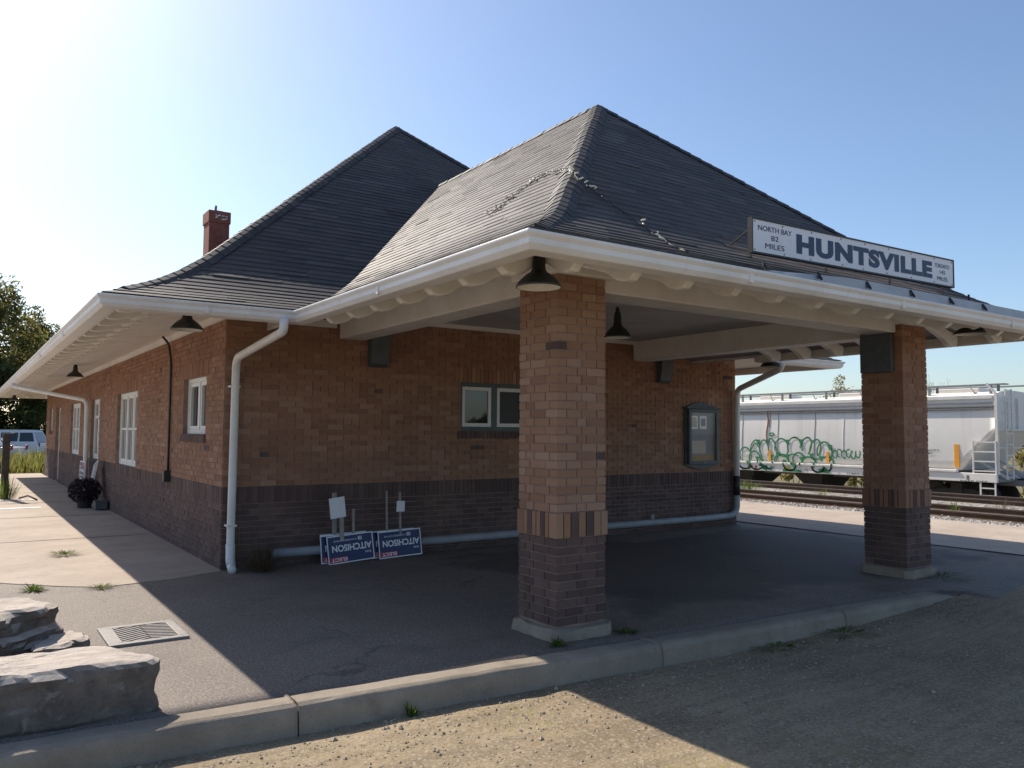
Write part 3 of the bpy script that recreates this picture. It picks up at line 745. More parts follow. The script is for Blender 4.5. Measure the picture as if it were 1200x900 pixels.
# beams
def beam(x0, x1, y0, y1, z0=2.77, z1=3.085):
    mb = MB(); mb.box(x0, x1, y0, y1, z0, z1); return mb.build("beam", 'white', station, bevel=.012)
PX = [(3.85, 4.36), (8.81, 9.33)]; PY = (4.98, 5.50)
beam(3.93, 4.27, PY[1] + .002, YW - .014); beam(8.97, 9.30, PY[1] + .002, YW - .014)
beam(PX[0][1] + .002, PX[1][0] - .002, 5.05, 5.40)
for a, b in PX: mb = MB(); mb.box(a - .05, b + .05, PY[0] - .05, PY[1] + .05, 2.862, 2.96); mb.box(a - .09, b + .09, PY[0] - .09, PY[1] + .09, 2.958, 3.07); mb.build("capital", 'white', station, bevel=.01)
# rafter tails, each its own part; scroll-cut lower edge
def tail_mesh(L, drop, hgt, wid):
    top = [(0, 0), (L, -drop)]
    low = [(L + .015, -drop - hgt * .35), (L + .0, -drop - hgt * .75), (L - .05, -drop - hgt * 1.0), (L - .12, -drop - hgt * 1.02), (L - .2, -drop - hgt * .86), (L - .30, -drop * .8 - hgt * .70), (L - .45, -drop * .6 - hgt * .62), (0, -hgt * .62)]
    me = MB(); pts = [(a, b) for a, b in top + low]
    me.prism(pts, lambda a, b, d: (a, d, b), -wid / 2, wid / 2)
    return me
tm = tail_mesh(.84, .2, .15, .08)
proto = tm.build("rafter_tail", 'tail', station, base=(0, 0, 0), bevel=.012); first = [True]
tm2 = tail_mesh(.42, .05, .10, .07)
proto2 = tm2.build("rafter_tail", 'tail', station, base=(0, 0, 0), bevel=.01); first2 = [True]
sb = parent_base(station)
def put(pr, flag, p, ang):
    if flag[0]: o = pr; flag[0] = False
    else: o = pr.copy(); COL.objects.link(o); o.parent = station
    o.location = Vector(p) - sb; o.rotation_euler = (0, 0, ang)
for y in frange(4.60, 7.75, .525): put(proto, first, (BX0, y, 3.05), math.pi); put(proto, first, (BX1, y, 3.05), 0)
for x in frange(3.42, 9.95, .525):
    if PX[0][0] - .1 < x < BX1 + .1 or True: put(proto, first, (x, BY0, 3.05), -math.pi / 2)
for y in frange(8.4, 33.6, .62): put(proto2, first2, (1.58, y, 2.875), math.pi)
for x in (1.9, 2.45): put(proto2, first2, (x, 8.56, 2.875), -math.pi / 2)
for x in (11.2, 11.8): put(proto2, first2, (x, 8.56, 2.875), -math.pi / 2)
for x in frange(1.4, 4.4, .6): put(proto2, first2, (x, 33.6, 2.875), math.pi / 2)

# pillars laid brick by brick
def pillar(x0, x1, y0, y1, mat='brick_pillar'):
    mb = MB()
    mb.box(x0 + .012, x1 - .012, y0 + .012, y1 - .012, .05, 2.862, 2)
    def blk(a, b, c, d, z0, z1, mi, out=0.):
        g = .0045; j = lambda: R.uniform(-.0025, .0025) + out
        mb.box(a - j() + g, b + j() - g, c - j() + g, d + j() - g, z0 + g, z1 - g, mi)
    def ring(z0, z1, r, mi, out=0.):
        w = x1 - x0; h = y1 - y0; q = .1; pick = lambda: (mi if (mi == 1 or R.random() > .006) else 1)
        if r % 2 == 0:
            cut = [x0, x0 + .205, x0 + .205 + .1 + R.choice((0, .1)) * 1, x1]
            for a, b in zip(cut, cut[1:]): blk(a, b, y0, y0 + q, z0, z1, pick(), out); blk(x0 + x1 - b, x0 + x1 - a, y1 - q, y1, z0, z1, pick(), out)
            cm = y0 + q + .205
            for a, b in ((y0 + q, cm), (cm, y1 - q)): blk(x0, x0 + q, a, b, z0, z1, pick(), out); blk(x1 - q, x1, a, b, z0, z1, pick(), out)
        else:
            cut = [y0, y0 + .155, y0 + .36, y1]
            for a, b in zip(cut, cut[1:]): blk(x0, x0 + q, a, b, z0, z1, pick(), out); blk(x1 - q, x1, y0 + y1 - b, y0 + y1 - a, z0, z1, pick(), out)
            cm = x0 + q + .155
            for a, b in ((x0 + q, cm), (cm, x1 - q)): blk(a, b, y0, y0 + q, z0, z1, pick(), out); blk(a, b, y1 - q, y1, z0, z1, pick(), out)
    z = .1
    for r in range(10): ring(z, z + ROW, r, 1); z += ROW
    # projecting soldier course, dark and buff bricks mixed
    n = 7
    for i in range(n):
        a, b = lerp(x0 - .012, x1 + .012, i / n), lerp(x0 - .012, x1 + .012, (i + 1) / n); mi = 1 if i in (2, 4) else 0
        blk(a, b, y0 - .012, y0 + .09, z, z + .2, mi); blk(a, b, y1 - .09, y1 + .012, z, z + .2, mi)
    for i in range(6):
        a, b = lerp(y0 + .09, y1 - .09, i / 6), lerp(y0 + .09, y1 - .09, (i + 1) / 6); mi = 1 if i in (1, 4) else 0
        blk(x0 - .012, x0 + .09, a, b, z, z + .2, mi); blk(x1 - .09, x1 + .012, a, b, z, z + .2, mi)
    z += .2; r = 0
    while z < 2.83: ring(z, min(z + ROW, 2.862), r, 0); z += ROW; r += 1
    p = mb.build("pillar", [mat, 'brick_dark', 'mortar'], station)
    pb = MB(); a, b, c, d = x0 - .07, x1 + .06, y0 - .08, y1 + .07
    nb = 28; lo = []; hi = []
    for i in range(nb):
        t = 2 * math.pi * i / nb; cx_, sy_ = math.cos(t), math.sin(t); s = 1 / max(abs(cx_), abs(sy_)); s = min(s, 1.3)
        X = (a + b) / 2 + cx_ * s * (b - a) / 2; Y = (c + d) / 2 + sy_ * s * (d - c) / 2; jj = lambda: R.uniform(-.012, .012)
        lo.append((X + jj(), Y + jj(), -.05)); hi.append((lerp((a + b) / 2, X, .95) + jj(), lerp((c + d) / 2, Y, .95) + jj(), .085 + jj()))
    pb.mesh(lo + hi, [(i, (i + 1) % nb, (i + 1) % nb + nb, i + nb) for i in range(nb)] + [tuple(range(nb, 2 * nb))])
    pb.build("footing", 'kerb', p, bevel=.012)
    return p
pillar(*PX[0], *PY); pillar(*PX[1], *PY, mat='brick')  # far pillar's darker brick colour stands in for weaker bounce light there
# dark steel boxes: beam shoe on the far pillar, corbels on the end wall
mb = MB(); mb.box(8.75, 8.805, 5.08, 5.47, 2.32, 2.765); mb.build("beam_shoe", 'slate', station, bevel=.008)
for x in (4.33, 9.50):
    mb = MB(); mb.prism([(0, 2.45), (.05, 2.43), (.10, 2.47), (.13, 2.62), (.15, 2.86), (0, 2.86)], lambda a, b, d: (d, YW - .012 - a, b), x - .01, x + .25)
    mb.box(x - .03, x + .27, YW - .19, YW - .012, 2.862, 2.90); mb.build("corbel", 'slate', station, bevel=.008)
# chimney
mb = MB(); mb.box(5.30, 5.83, 22.05, 22.65, 6.0, 7.40); mb.box(5.275, 5.855, 22.02, 22.68, 7.18, 7.50)
chm = mb.build("chimney", 'chimney', station, bevel=.01)
mb = MB(); mb.tube([(5.52, 22.3, 7.48), (5.52, 22.3, 7.70)], .035); mb.tube([(5.52, 22.3, 7.56), (5.7, 22.3, 7.56)], .02); mb.build("flue_pipe", 'iron', chm)
mb = MB(); mb.box(5.5, 5.9, 21.99, 22.0, 6.93, 6.97); 
mb = MB()
for i in range(9): mb.cbox((5.5 + R.uniform(-.05, .25), 22.018, 7.33 + R.uniform(-.05, .06)), (R.uniform(.04, .1), .008, R.uniform(.015, .03)), rot=Matrix.Rotation(R.uniform(-.5, .5), 3, 'Y'))
mb.build("mortar_patch", 'poster_white', chm)
# pale flashing strip and cable clips along the front gutter
mb = MB(); fx = frange(4.7, CX1 - .02, .3); fh = [.012 + .085 * sstep(4.6, 6.6, x) for x in fx]
for x0, x1, h0, h1 in zip(fx, fx[1:], fh, fh[1:]):
    mb.face([(x0, CY0 - .028, 2.846), (x1, CY0 - .028, 2.846), (x1, CY0 + .02, 2.848 + h1), (x0, CY0 + .02, 2.848 + h0)])
    mb.face([(x0, CY0 + .02, 2.848 + h0), (x1, CY0 + .02, 2.848 + h1), (x1, CY0 + .16, 2.865 + h1), (x0, CY0 + .16, 2.865 + h0)])
mb.build("flashing", 'flashing', station)
cp0 = None
for x in (5.05, 5.75, 6.45, 7.15, 7.85, 8.5, 9.55):
    mb = MB(); mb.bar((0, 0, 0), (.02, .05, .07), .014, mi=0); mb.bar((.02, .05, .07), (.09, .06, .0), .012); mb.bar((-.03, .01, .01), (.02, .05, .06), .012)
    mb2 = MB(); mb2.v = [(a + x, b + CY0 - .045, c + 2.86) for a, b, c in mb.v]; mb2.f = mb.f; mb2.mi = mb.mi; mb2.sm = mb.sm
    mb2.build("gutter_clip", 'black', station)
# downpipes
def bend(pts, r=.1, n=5):
    out = [Vector(pts[0])]
    for i in range(1, len(pts) - 1):
        p = Vector(pts[i]); a = (Vector(pts[i - 1]) - p); b = (Vector(pts[i + 1]) - p); q = min(r, a.length * .45, b.length * .45)
        pa = p + a.normalized() * q; pb_ = p + b.normalized() * q
        for k_ in range(n + 1): t = k_ / n; out.append(pa * (1 - t) ** 2 + p * 2 * t * (1 - t) + pb_ * t * t)
    out.append(Vector(pts[-1])); return out
mb = MB(); mb.tube(bend([(2.70, 8.06, 2.75), (2.70, 8.06, 2.62), (2.62, 9.46, 2.44), (2.62, 9.50, .24), (2.60, 9.36, .05), (2.58, 9.26, .04)], .12), .047)
mb.tube([(2.62, 9.5, .30), (2.62, 9.49, .22), (2.605, 9.43, .13), (2.60, 9.38, .07)], .053)
for z in (2.1, .5): mb.box(2.565, 2.675, 9.447, 9.585, z, z + .022)
mb.build("downpipe", 'pipe_white', station)['label'] = "white downpipe at the near street corner"
mb = MB(); mb.tube(bend([(1.06, 23.3, 2.75), (1.06, 23.3, 2.66), (1.2, 23.1, 2.62), (2.43, 20.95, 2.28), (2.44, 20.9, .12), (2.3, 20.9, .06)], .16), .05)
mb.build("downpipe", 'pipe_white', station)['label'] = "white downpipe far along the street wall"
mb = MB(); mb.tube(bend([(10.62, 7.95, 2.72), (10.62, 8.0, 2.62), (11.36, 9.47, 2.38), (11.36, 9.5, .62)], .14), .05)
dp = mb.build("downpipe", 'pipe_white', station); dp['label'] = "downpipe at the track corner feeding the pipe along the wall base"
mb = MB(); mb.tube([(11.36, 9.5, .86), (11.36, 9.5, .52)], .062); mb.build("coupling", 'black', dp)
mb = MB(); mb.tube(bend([(11.36, 9.5, .62), (11.36, 9.5, .18), (10.7, 9.5, .16), (3.1, 9.5, .15)], .5, 9), .056)
mb.build("drain_run", 'pipe_grey', dp)
mb = MB(); mb.tube([(6.9, 9.5, .155), (6.72, 9.5, .155)], .072); mb.tube([(9.3, 9.5, .16), (9.3, 9.5, .29)], .03); mb.build("cleanout", 'pipe_grey', dp)
# conduit on the street wall
mb = MB(); mb.tube(bend([(2.40, 12.5, 2.96), (2.47, 12.42, 2.86), (2.505, 12.40, 2.6), (2.505, 12.38, 1.0)], .08), .017); 
cd = mb.build("conduit", 'black', station)
mb = MB(); mb.box(2.44, 2.528, 12.32, 12.45, .86, 1.02); mb.build("junction_box", 'black', cd, bevel=.006)

# ------------------------------------------------------------ barn lamps
def make_lamp():
    root = thing("barn_lamp", (0, 0, 0), "x", "lamp", "black barn lamps under the station eaves")
    mb = MB(); mb.lathe([(.030, .36), (.045, .34), (.055, .26), (.058, .19), (.075, .155), (.115, .125), (.165, .07), (.195, .02), (.198, .0), (.19, .0)], (0, 0, 0)); mb.build("shade", 'lamp_black', root)
    mb = MB(); mb.lathe([(.19, .001), (.188, .02), (.158, .064), (.108, .115), (.04, .13), (.001, .13)], (0, 0, 0)); mb.build("reflector", 'lamp_inner', root)
    mb = MB(); mb.lathe([(.001, .02), (.02, .024), (.032, .045), (.03, .07), (.016, .1), (.014, .13)], (0, 0, 0), n=14); mb.build("bulb", 'lens', root)
    mb = MB(); mb.tube([(0, 0, .34), (0, 0, .62)], .014); mb.lathe([(.001, .42), (.022, .41), (.03, .385), (.032, .35), (.03, .34)], (0, 0, 0), n=14); mb.build("stem", 'lamp_black', root)
    return root
lamp = make_lamp()
LAMPS = [((1.90, 8.70, 2.635), "black barn lamp under the near street corner eave, beside the white downpipe"),
         ((1.90, 18.4, 2.66), "black barn lamp under the street eave, halfway along the wall"),
         ((1.55, 32.9, 2.60), "small distant barn lamp at the far end of the street eave"),
         ((3.33, 4.52, 2.62), "black barn lamp hanging at the canopy corner in front of the near brick pillar"),
         ((6.35, 7.05, 2.72), "black barn lamp hanging from the canopy ceiling between the two brick pillars"),
         ((8.94, 4.30, 2.685), "black barn lamp under the front eave just right of the far brick pillar"),
         ((10.55, 8.12, 2.66), "black barn lamp under the track side eave beyond the canopy")]
for i, (p, lb) in enumerate(LAMPS):
    o = lamp if i == 0 else copy_tree(lamp); o.location = p; o['label'] = lb
for o in [o for o in COL.objects if o.name.startswith("barn_lamp")]:
    o.scale = (.82, .82, .86 if abs(o.location.x - 6.35) < .1 else .70)

# ------------------------------------------------------------ town sign on the roof
sg = thing("station_sign", (7.55, 4.50, 3.22), "long white station name sign in blue lettering standing on the canopy roof edge", "sign")
SX0, SX1, SY, SZ0, SZ1 = 5.62, 9.02, 4.50, 3.215, 3.50
tilt = .018
sf = lambda a, b, d=0.: (lerp(SX0, SX1, a), SY - d, lerp(SZ0, SZ1, b) + tilt * (a - .5) * 3.4 * .9)
mb = MB(); mb.mesh([sf(0, 0), sf(1, 0), sf(1, 1), sf(0, 1), sf(0, 0, -.03), sf(1, 0, -.03), sf(1, 1, -.03), sf(0, 1, -.03)], [(0, 1, 2, 3), (5, 4, 7, 6), (0, 4, 5, 1), (3, 2, 6, 7), (0, 3, 7, 4), (1, 5, 6, 2)])
mb.build("board", 'sign_white', sg)
mb = MB(); e = .004
for a0, b0, a1, b1 in ((-e, -.05, 1 + e, 0), (-e, 1, 1 + e, 1.05), (-e, 0, 0, 1), (1, 0, 1 + e, 1)):
    q = [sf(a0, b0, .008), sf(a1, b0, .008), sf(a1, b1, .008), sf(a0, b1, .008), sf(a0, b0, -.04), sf(a1, b0, -.04), sf(a1, b1, -.04), sf(a0, b1, -.04)]
    mb.mesh(q, [(0, 1, 2, 3), (5, 4, 7, 6), (0, 4, 5, 1), (3, 2, 6, 7), (0, 3, 7, 4), (1, 5, 6, 2)])
mb.build("frame", 'black', sg)
mb = MB(); U = Vector(sf(1, 0)) - Vector(sf(0, 0)); U.normalize(); V = Vector((0, 0, 1))
H_ = SZ1 - SZ0; W_ = SX1 - SX0
put_text(mb, "HUNTSVILLE", sf(.180, .17, .004), U, V, W_ * .690, H_ * .64, 0, .058, 1.12)
mb.build("town_name", 'sign_blue', sg)
for txt, a, b, w, h in (("NORTH BAY", .022, .685, .138, .165), ("82", .074, .42, .030, .16), ("MILES", .050, .155, .078, .165),
                        ("TORONTO", .886, .64, .090, .15), ("145", .917, .40, .032, .15), ("MILES", .900, .15, .062, .15)):
    mb = MB(); put_text(mb, txt, sf(a, b, .004), U, V, W_ * w, H_ * h, 0, 0); mb.build("lettering", 'sign_black', sg)
for i in range(0, 9):
    for b in (.06, .94):
        q = Vector(sf(min(.992, max(.008, i / 8 + R.uniform(-.012, .012))), b, .002)); mb = MB(); mb.box(q.x - .006, q.x + .006, q.y - .004, q.y, q.z - .006, q.z + .006); mb.build("rivet", 'rust', sg)
def cz(x, y): return Z0 + prof(min(x - CX0, CX1 - x, y - CY0)) + .012
for x in (5.7, 6.8, 7.9, 8.95):
    mb = MB(); zt = SZ1 - .05 + tilt * (x - 7.3); zb = SZ0 + .03 + tilt * (x - 7.3)
    mb.bar((x, SY + .075, zt), (x, SY + .32, cz(x, SY + .32)), .014); mb.build("bracket", 'black', sg); mb = MB(); mb.bar((x, SY + .085, zb - .02), (x, SY + .085, cz(x, SY + .08) - .01), .018)
    mb.build("bracket", 'black', sg)

# string of little lights left on the canopy hip
root = thing("string_lights", (4.0, 5.2, 3.5), "tangled string of small cream lights draped over the canopy roof hip", "string lights")
path = [(4.24, 6.60), (4.32, 6.57), (4.44, 6.56), (4.56, 6.52), (4.68, 6.45), (4.72, 6.26), (4.62, 5.95), (4.5, 5.65), (4.42, 5.44), (4.5, 5.34), (4.56, 5.2), (4.63, 5.06), (4.66, 4.88), (4.62, 4.72), (4.58, 4.5), (4.5, 4.27), (4.4, 4.1)]
path = [(x, y) for x, y in path]
dense = []
for (a, b), (c, d) in zip(path, path[1:]):
    for q in range(6): dense.append((lerp(a, c, q / 6) + R.uniform(-.025, .025), lerp(b, d, q / 6) + R.uniform(-.025, .025)))
mb = MB(); mb.tube([(x, y, cz(x, y) + .010) for x, y in dense], .0045, n=6); mb.build("cord", 'wire', root)
mb = MB(); mb.tube([(x + .06 + R.uniform(-.03, .03), y + .04 + R.uniform(-.03, .03), cz(x + .06, y + .04) + .014) for x, y in dense[10:60]], .004, n=6); mb.build("cord", 'wire', root)
nb_ = 0
for i, (x, y) in enumerate(dense):
    pr_ = .75 if i < 56 else .33
    for _ in range(2 if i < 50 else 1):
        if R.random() > pr_ or nb_ > 95: continue
        mb = MB(); z = cz(x, y) + .025; dx, dy, dz = R.uniform(-.03, .03), R.uniform(-.03, .03), R.uniform(.0, .025); s = R.uniform(.4, .8)
        mb.tube([(x + dx * .3, y + dy * .3, z), (x + dx * .7, y + dy * .7, z + dz * .5), (x + dx * 1.3, y + dy * 1.3, z + dz), (x + dx * 1.6, y + dy * 1.6, z + dz * 1.2)], [.006 * s, .012 * s, .011 * s, .002], n=6)
        mb.build("bulb", 'bulb', root); nb_ += 1

# ------------------------------------------------------------ notice board
nbd = thing("notice_board", (10.5, YW, .98), "dark grey glazed notice board with arched top on the brick end wall", "notice board")
bx0, bx1, bz0, bz1 = 10.13, 10.92, .96, 2.14
mb = MB(); arc = [(bx0, bz0 + .10)] + [(lerp(bx0, bx1, t), bz0 + .10 - .07 * math.sin(math.pi * t)) for t in (.15, .3, .5, .7, .85)] + [(bx1, bz0 + .10), (bx1, bz1 - .10)] + [(lerp(bx1, bx0, t), bz1 - .10 + .10 * math.sin(math.pi * t)) for t in (.15, .3, .5, .7, .85)] + [(bx0, bz1 - .10)]
mb.prism(arc, lambda a, b, d: (a, YW - d, b), .012, .05)
for a, b, c, d in ((bx0 + .03, bx0 + .09, bz0 + .12, bz1 - .12), (bx1 - .09, bx1 - .03, bz0 + .12, bz1 - .12), (bx0 + .09, bx1 - .09, bz1 - .18, bz1 - .12), (bx0 + .09, bx1 - .09, bz0 + .12, bz0 + .17)):
    mb.box(a, b, YW - .115, YW - .05, c, d)
mb.box(bx0 - .03, bx1 + .03, YW - .13, YW - .012, bz1 - .115, bz1 - .09)
mb.build("frame", 'slate', nbd, bevel=.006)
ix0, ix1, iz0, iz1 = bx0 + .09, bx1 - .09, bz0 + .17, bz1 - .18
mb = MB(); mb.face([(ix0, YW - .053, iz0), (ix1, YW - .053, iz0), (ix1, YW - .053, iz1), (ix0, YW - .053, iz1)]); mb.build("backing", 'board_back', nbd)
def notice(a, b, c, d, mat, y=.057):
    mb = MB(); X = lambda t: lerp(ix0, ix1, t); Zf = lambda t: lerp(iz0, iz1, t)
    mb.box(X(a), X(b), YW - y, YW - y + .002, Zf(c), Zf(d)); return mb.build("notice", mat, nbd)
notice(.06, .34, .66, .93, 'paper'); notice(.42, .70, .66, .93, 'paper'); notice(.05, .66, .16, .42, 'paper_tan'); notice(.02, .98, .0, .13, 'cork')
notice(.10, .30, .70, .86, 'paper_tan', .0595); notice(.47, .65, .72, .88, 'board_back', .0595); notice(.08, .25, .72, .90, 'paper_tan', .061)
k = NT("clear_glazing"); gl = k.n("BsdfGlossy"); gl.inputs["Roughness"].default_value = .03; tr = k.n("BsdfTransparent"); mx = k.n("MixShader"); mx.inputs[0].default_value = .07
k.l(tr.outputs[0], mx.inputs[1]); k.l(gl.outputs[0], mx.inputs[2]); k.l(mx.outputs[0], k.out.inputs[0]); M['clear'] = k.m
mb = MB(); mb.face([(ix0, YW - .098, iz0), (ix1, YW - .098, iz0), (ix1, YW - .098, iz1), (ix0, YW - .098, iz1)]); mb.build("glazing", 'clear', nbd)
mb = MB(); mb.box((bx0 + bx1) / 2 - .02, (bx0 + bx1) / 2 + .02, YW - .125, YW - .115, bz0 + .13, bz0 + .16); mb.build("lock", 'iron', nbd)

# ------------------------------------------------------------ lawn signs stored upside down against the wall
def lawn_sign(cx, yb, zb, w, h, roll, lean, label, stakes, full=True, papers=(), blank=False):
    root = thing("election_sign", (cx, yb, zb), label, "sign", "blue election signs leaning upside down on the wall")
    u = Vector((math.cos(roll), 0, math.sin(roll))); v0 = Vector((-math.sin(roll), 0, math.cos(roll)))
    v = (v0 * math.cos(lean) + Vector((0, 1, 0)) * math.sin(lean)); nrm = u.cross(v)    # towards viewer (-y)
    if nrm.y > 0: nrm = -nrm
    o = Vector((cx, yb, zb)) - u * (w / 2)
    P = lambda a, b, d=0.: o + u * (a * w) + v * (b * h) + nrm * d
    def slab(mb, a0, a1, b0, b1, d0, d1): mb.mesh([P(a0, b0, d0), P(a1, b0, d0), P(a1, b1, d0), P(a0, b1, d0), P(a0, b0, d1), P(a1, b0, d1), P(a1, b1, d1), P(a0, b1, d1)], [(3, 2, 1, 0), (4, 5, 6, 7), (0, 1, 5, 4), (1, 2, 6, 5), (2, 3, 7, 6), (3, 0, 4, 7)])
    mb = MB(); slab(mb, 0, 1, 0, 1, -.004, 0); mb.build("panel", 'poster_white', root)
    if not blank:
        mb = MB(); slab(mb, .022, .978, .04, .96, 0, .0012); mb.build("printed_field", 'navy', root)
        mb = MB(); slab(mb, .04, .42, .055, .225, .0012, .0022); mb.build("banner", 'poster_red', root)
        # the print is turned by 180 degrees: text origin at the top right, running left
        tu, tv = -u, -v
        mb = MB(); T = lambda txt, a, b, w_, h_, bold: put_text(mb, txt, P(a, b, .0032), tu, tv, w * w_, h * h_, 0, bold)
        T("ELECT", .40, .205, .33, .125, .02); T("AITCHISON", .955, .655, .86, .24, .028); T("Scott", .93, .335, .13, .09, .012); T("CONSERVATIVE", .64, .83, .50, .055, .006)
        mb.build("lettering", 'poster_white', root)
        mb = MB(); slab(mb, .67, .755, .76, .885, .0012, .0022)
        mb.build("party_emblem", 'poster_white', root)
        mb = MB(); put_text(mb, "C", P(.748, .868, .0032), tu, tv, w * .07, h * .09, 0, .03); mb.build("party_emblem", 'navy', root)
    for a, L, wd in stakes:
        mb = MB(); b0 = P(a, .5, -.02); b1 = P(a, 1, -.02) + Vector((0, 0, L)) + v * .0; b1.y = min(b1.y, YW - .03)
        mb.bar(b0, b1, wd, .018, upv=(0, 1, 0)); mb.build("stake", 'stake', root)
    for a, z, w_, h_, rl in papers:
        c = P(a, 1, -.0) + Vector((0, 0, z)); c.y -= .012
        mb = MB(); mb.cbox(c, (w_, .003, h_), rot=Matrix.Rotation(rl, 3, 'Y')); mb.build("taped_paper", 'paper', root)
    return root
lawn_sign(3.965, 9.36, .02, .60, .335, .02, .16, "plain white back of a sign peeping out behind the left stack", [(.30, .50, .055)], blank=True)
lawn_sign(3.945, 9.315, .01, .60, .335, .015, .16, "blue sign mostly hidden behind the front sign of the left stack", [(.72, .30, .03)])
lawn_sign(4.02, 9.265, .012, .60, .335, .06, .16, "front upside down blue sign of the left stack nearest the white downpipe", [(.32, .44, .05)], papers=[(.22, .34, .20, .25, -.12), ])
lawn_sign(4.62, 9.33, .02, .60, .335, .025, .15, "blue sign mostly hidden behind the front sign of the right stack", [(.36, .50, .022)])
lawn_sign(4.69, 9.28, .018, .60, .335, .035, .15, "front upside down blue sign of the right stack nearest the brick pillar", [(.52, .48, .026)], papers=[(.52, .30, .115, .135, .03)])

# ------------------------------------------------------------ planter and two small signs by the street wall
pl = thing("planter", (2.18, 18.6, .022), "dark planter overflowing with purple foliage beside the street wall", "planter")
mb = MB(); mb.lathe([(.001, .0), (.12, .0), (.13, .03), (.165, .24), (.185, .255), (.185, .29), (.16, .29), (.15, .24), (.001, .24)], (2.18, 18.6, .007)); mb.build("pot", 'pot', pl)
def leaf_blob(mb, c, rx, ry, rz, n, s, bottom=-.3):
    for i in range(n):
        while True:
            x, y, z = R.uniform(-1, 1), R.uniform(-1, 1), R.uniform(bottom, 1)
            q = x * x + y * y + z * z
            if q < 1 and R.random() < .3 + .7 * q: break
        leaf_quad(mb, (c[0] + x * rx, c[1] + y * ry, c[2] + z * rz), s)
def leaf_quad(mb, c, s, mi=0):
    n = Vector((R.gauss(0, 1), R.gauss(0, 1), R.gauss(0, 1) + .4)).normalized(); t = n.orthogonal().normalized()
    t = Matrix.Rotation(R.uniform(0, 6.28), 3, n) @ t; b = n.cross(t); a = s * R.uniform(.6, 1.3); w = a * R.uniform(.45, .7); c = Vector(c)
    mb.face([c - t * a, c + b * w * .7 - t * a * .1, c + t * a, c - b * w * .7 - t * a * .1], mi)
mb = MB(); leaf_blob(mb, (2.18, 18.6, .36), .32, .32, .27, 1900, .032, -.95); mb.build("foliage", 'purple', pl)
def street_sign(y, x, zb, w, h, lean, roll, label, kind):
    root = thing("placard", (x, y, zb), label, "sign", "placards by the street wall planter")
    u = Vector((math.sin(.0), -1, 0)); v = Vector((math.sin(lean), 0, math.cos(lean))); Rm = Matrix.Rotation(roll, 3, u.cross(v)); u = Rm @ u; v = Rm @ v; n = -(u.cross(v)); n = n if n.x < 0 else -n
    o = Vector((x, y, zb)) + Vector((0, w / 2, 0)); P = lambda a, b, d=0.: o + u * (a * w) + v * (b * h) + n * d
    mb = MB(); mb.mesh([P(0, 0), P(1, 0), P(1, 1), P(0, 1), P(0, 0, -.015), P(1, 0, -.015), P(1, 1, -.015), P(0, 1, -.015)], [(0, 1, 2, 3), (5, 4, 7, 6), (0, 4, 5, 1), (3, 2, 6, 7), (0, 3, 7, 4), (1, 5, 6, 2)]); mb.build("panel", 'poster_white', root)
    mb = MB(); mb.face([P(.05, .06, .002), P(.95, .06, .002), P(.95, .95, .002), P(.05, .95, .002)]); mb.build("printed_field", 'navy' if kind == 0 else 'slate', root)
    mb = MB()
    if kind == 0:
        put_text(mb, "AITCHISON", P(.1, .42, .004), u, v, w * .8, h * .16, 0, .03); put_text(mb, "Scott", P(.1, .66, .004), u, v, w * .3, h * .1, 0, .02); put_text(mb, "CONSERVATIVE", P(.1, .2, .004), u, v, w * .7, h * .08, 0, .01)
        mb.build("lettering", 'poster_white', root)
        mb = MB(); mb.face([P(.55, .72, .004), P(.95, .72, .004), P(.95, .93, .004), P(.55, .93, .004)]); mb.build("banner", 'poster_red', root)
    else:
        for q in range(6): mb.face([P(.2 + .04 * (q % 2), .18 + q * .12, .004), P(.8 - .06 * (q % 3), .18 + q * .12, .004), P(.8 - .06 * (q % 3), .23 + q * .12, .004), P(.2 + .04 * (q % 2), .23 + q * .12, .004)])
        mb.build("lettering", 'poster_white', root)
    if kind == 0:
        mb = MB()
        for a in (.3, .7): mb.tube([P(a, .5, -.02), P(a, 0, -.02), Vector(P(a, 0, -.02)) - Vector((0, 0, zb - .0))], .006)
        mb.build("stake", 'iron', root)
    return root
street_sign(20.2, 2.28, .50, .90, .40, .05, 0, "small upright blue and red placard behind the purple planter", 0)
street_sign(18.75, 2.30, .45, .46, .42, .2, .30, "small tilted placard in a white border leaning on the street wall", 1)
# pale box beside the planter
mb = MB(); mb.box(2.28, 2.50, 17.8, 18.1, .022, .16); mb.box(2.27, 2.51, 17.79, 18.11, .16, .19)
tag(mb.build("tray", 'slate', base=(2.4, 17.95, .022), bevel=.01), "low dark tray on the pavement between planter and street wall", "tray")

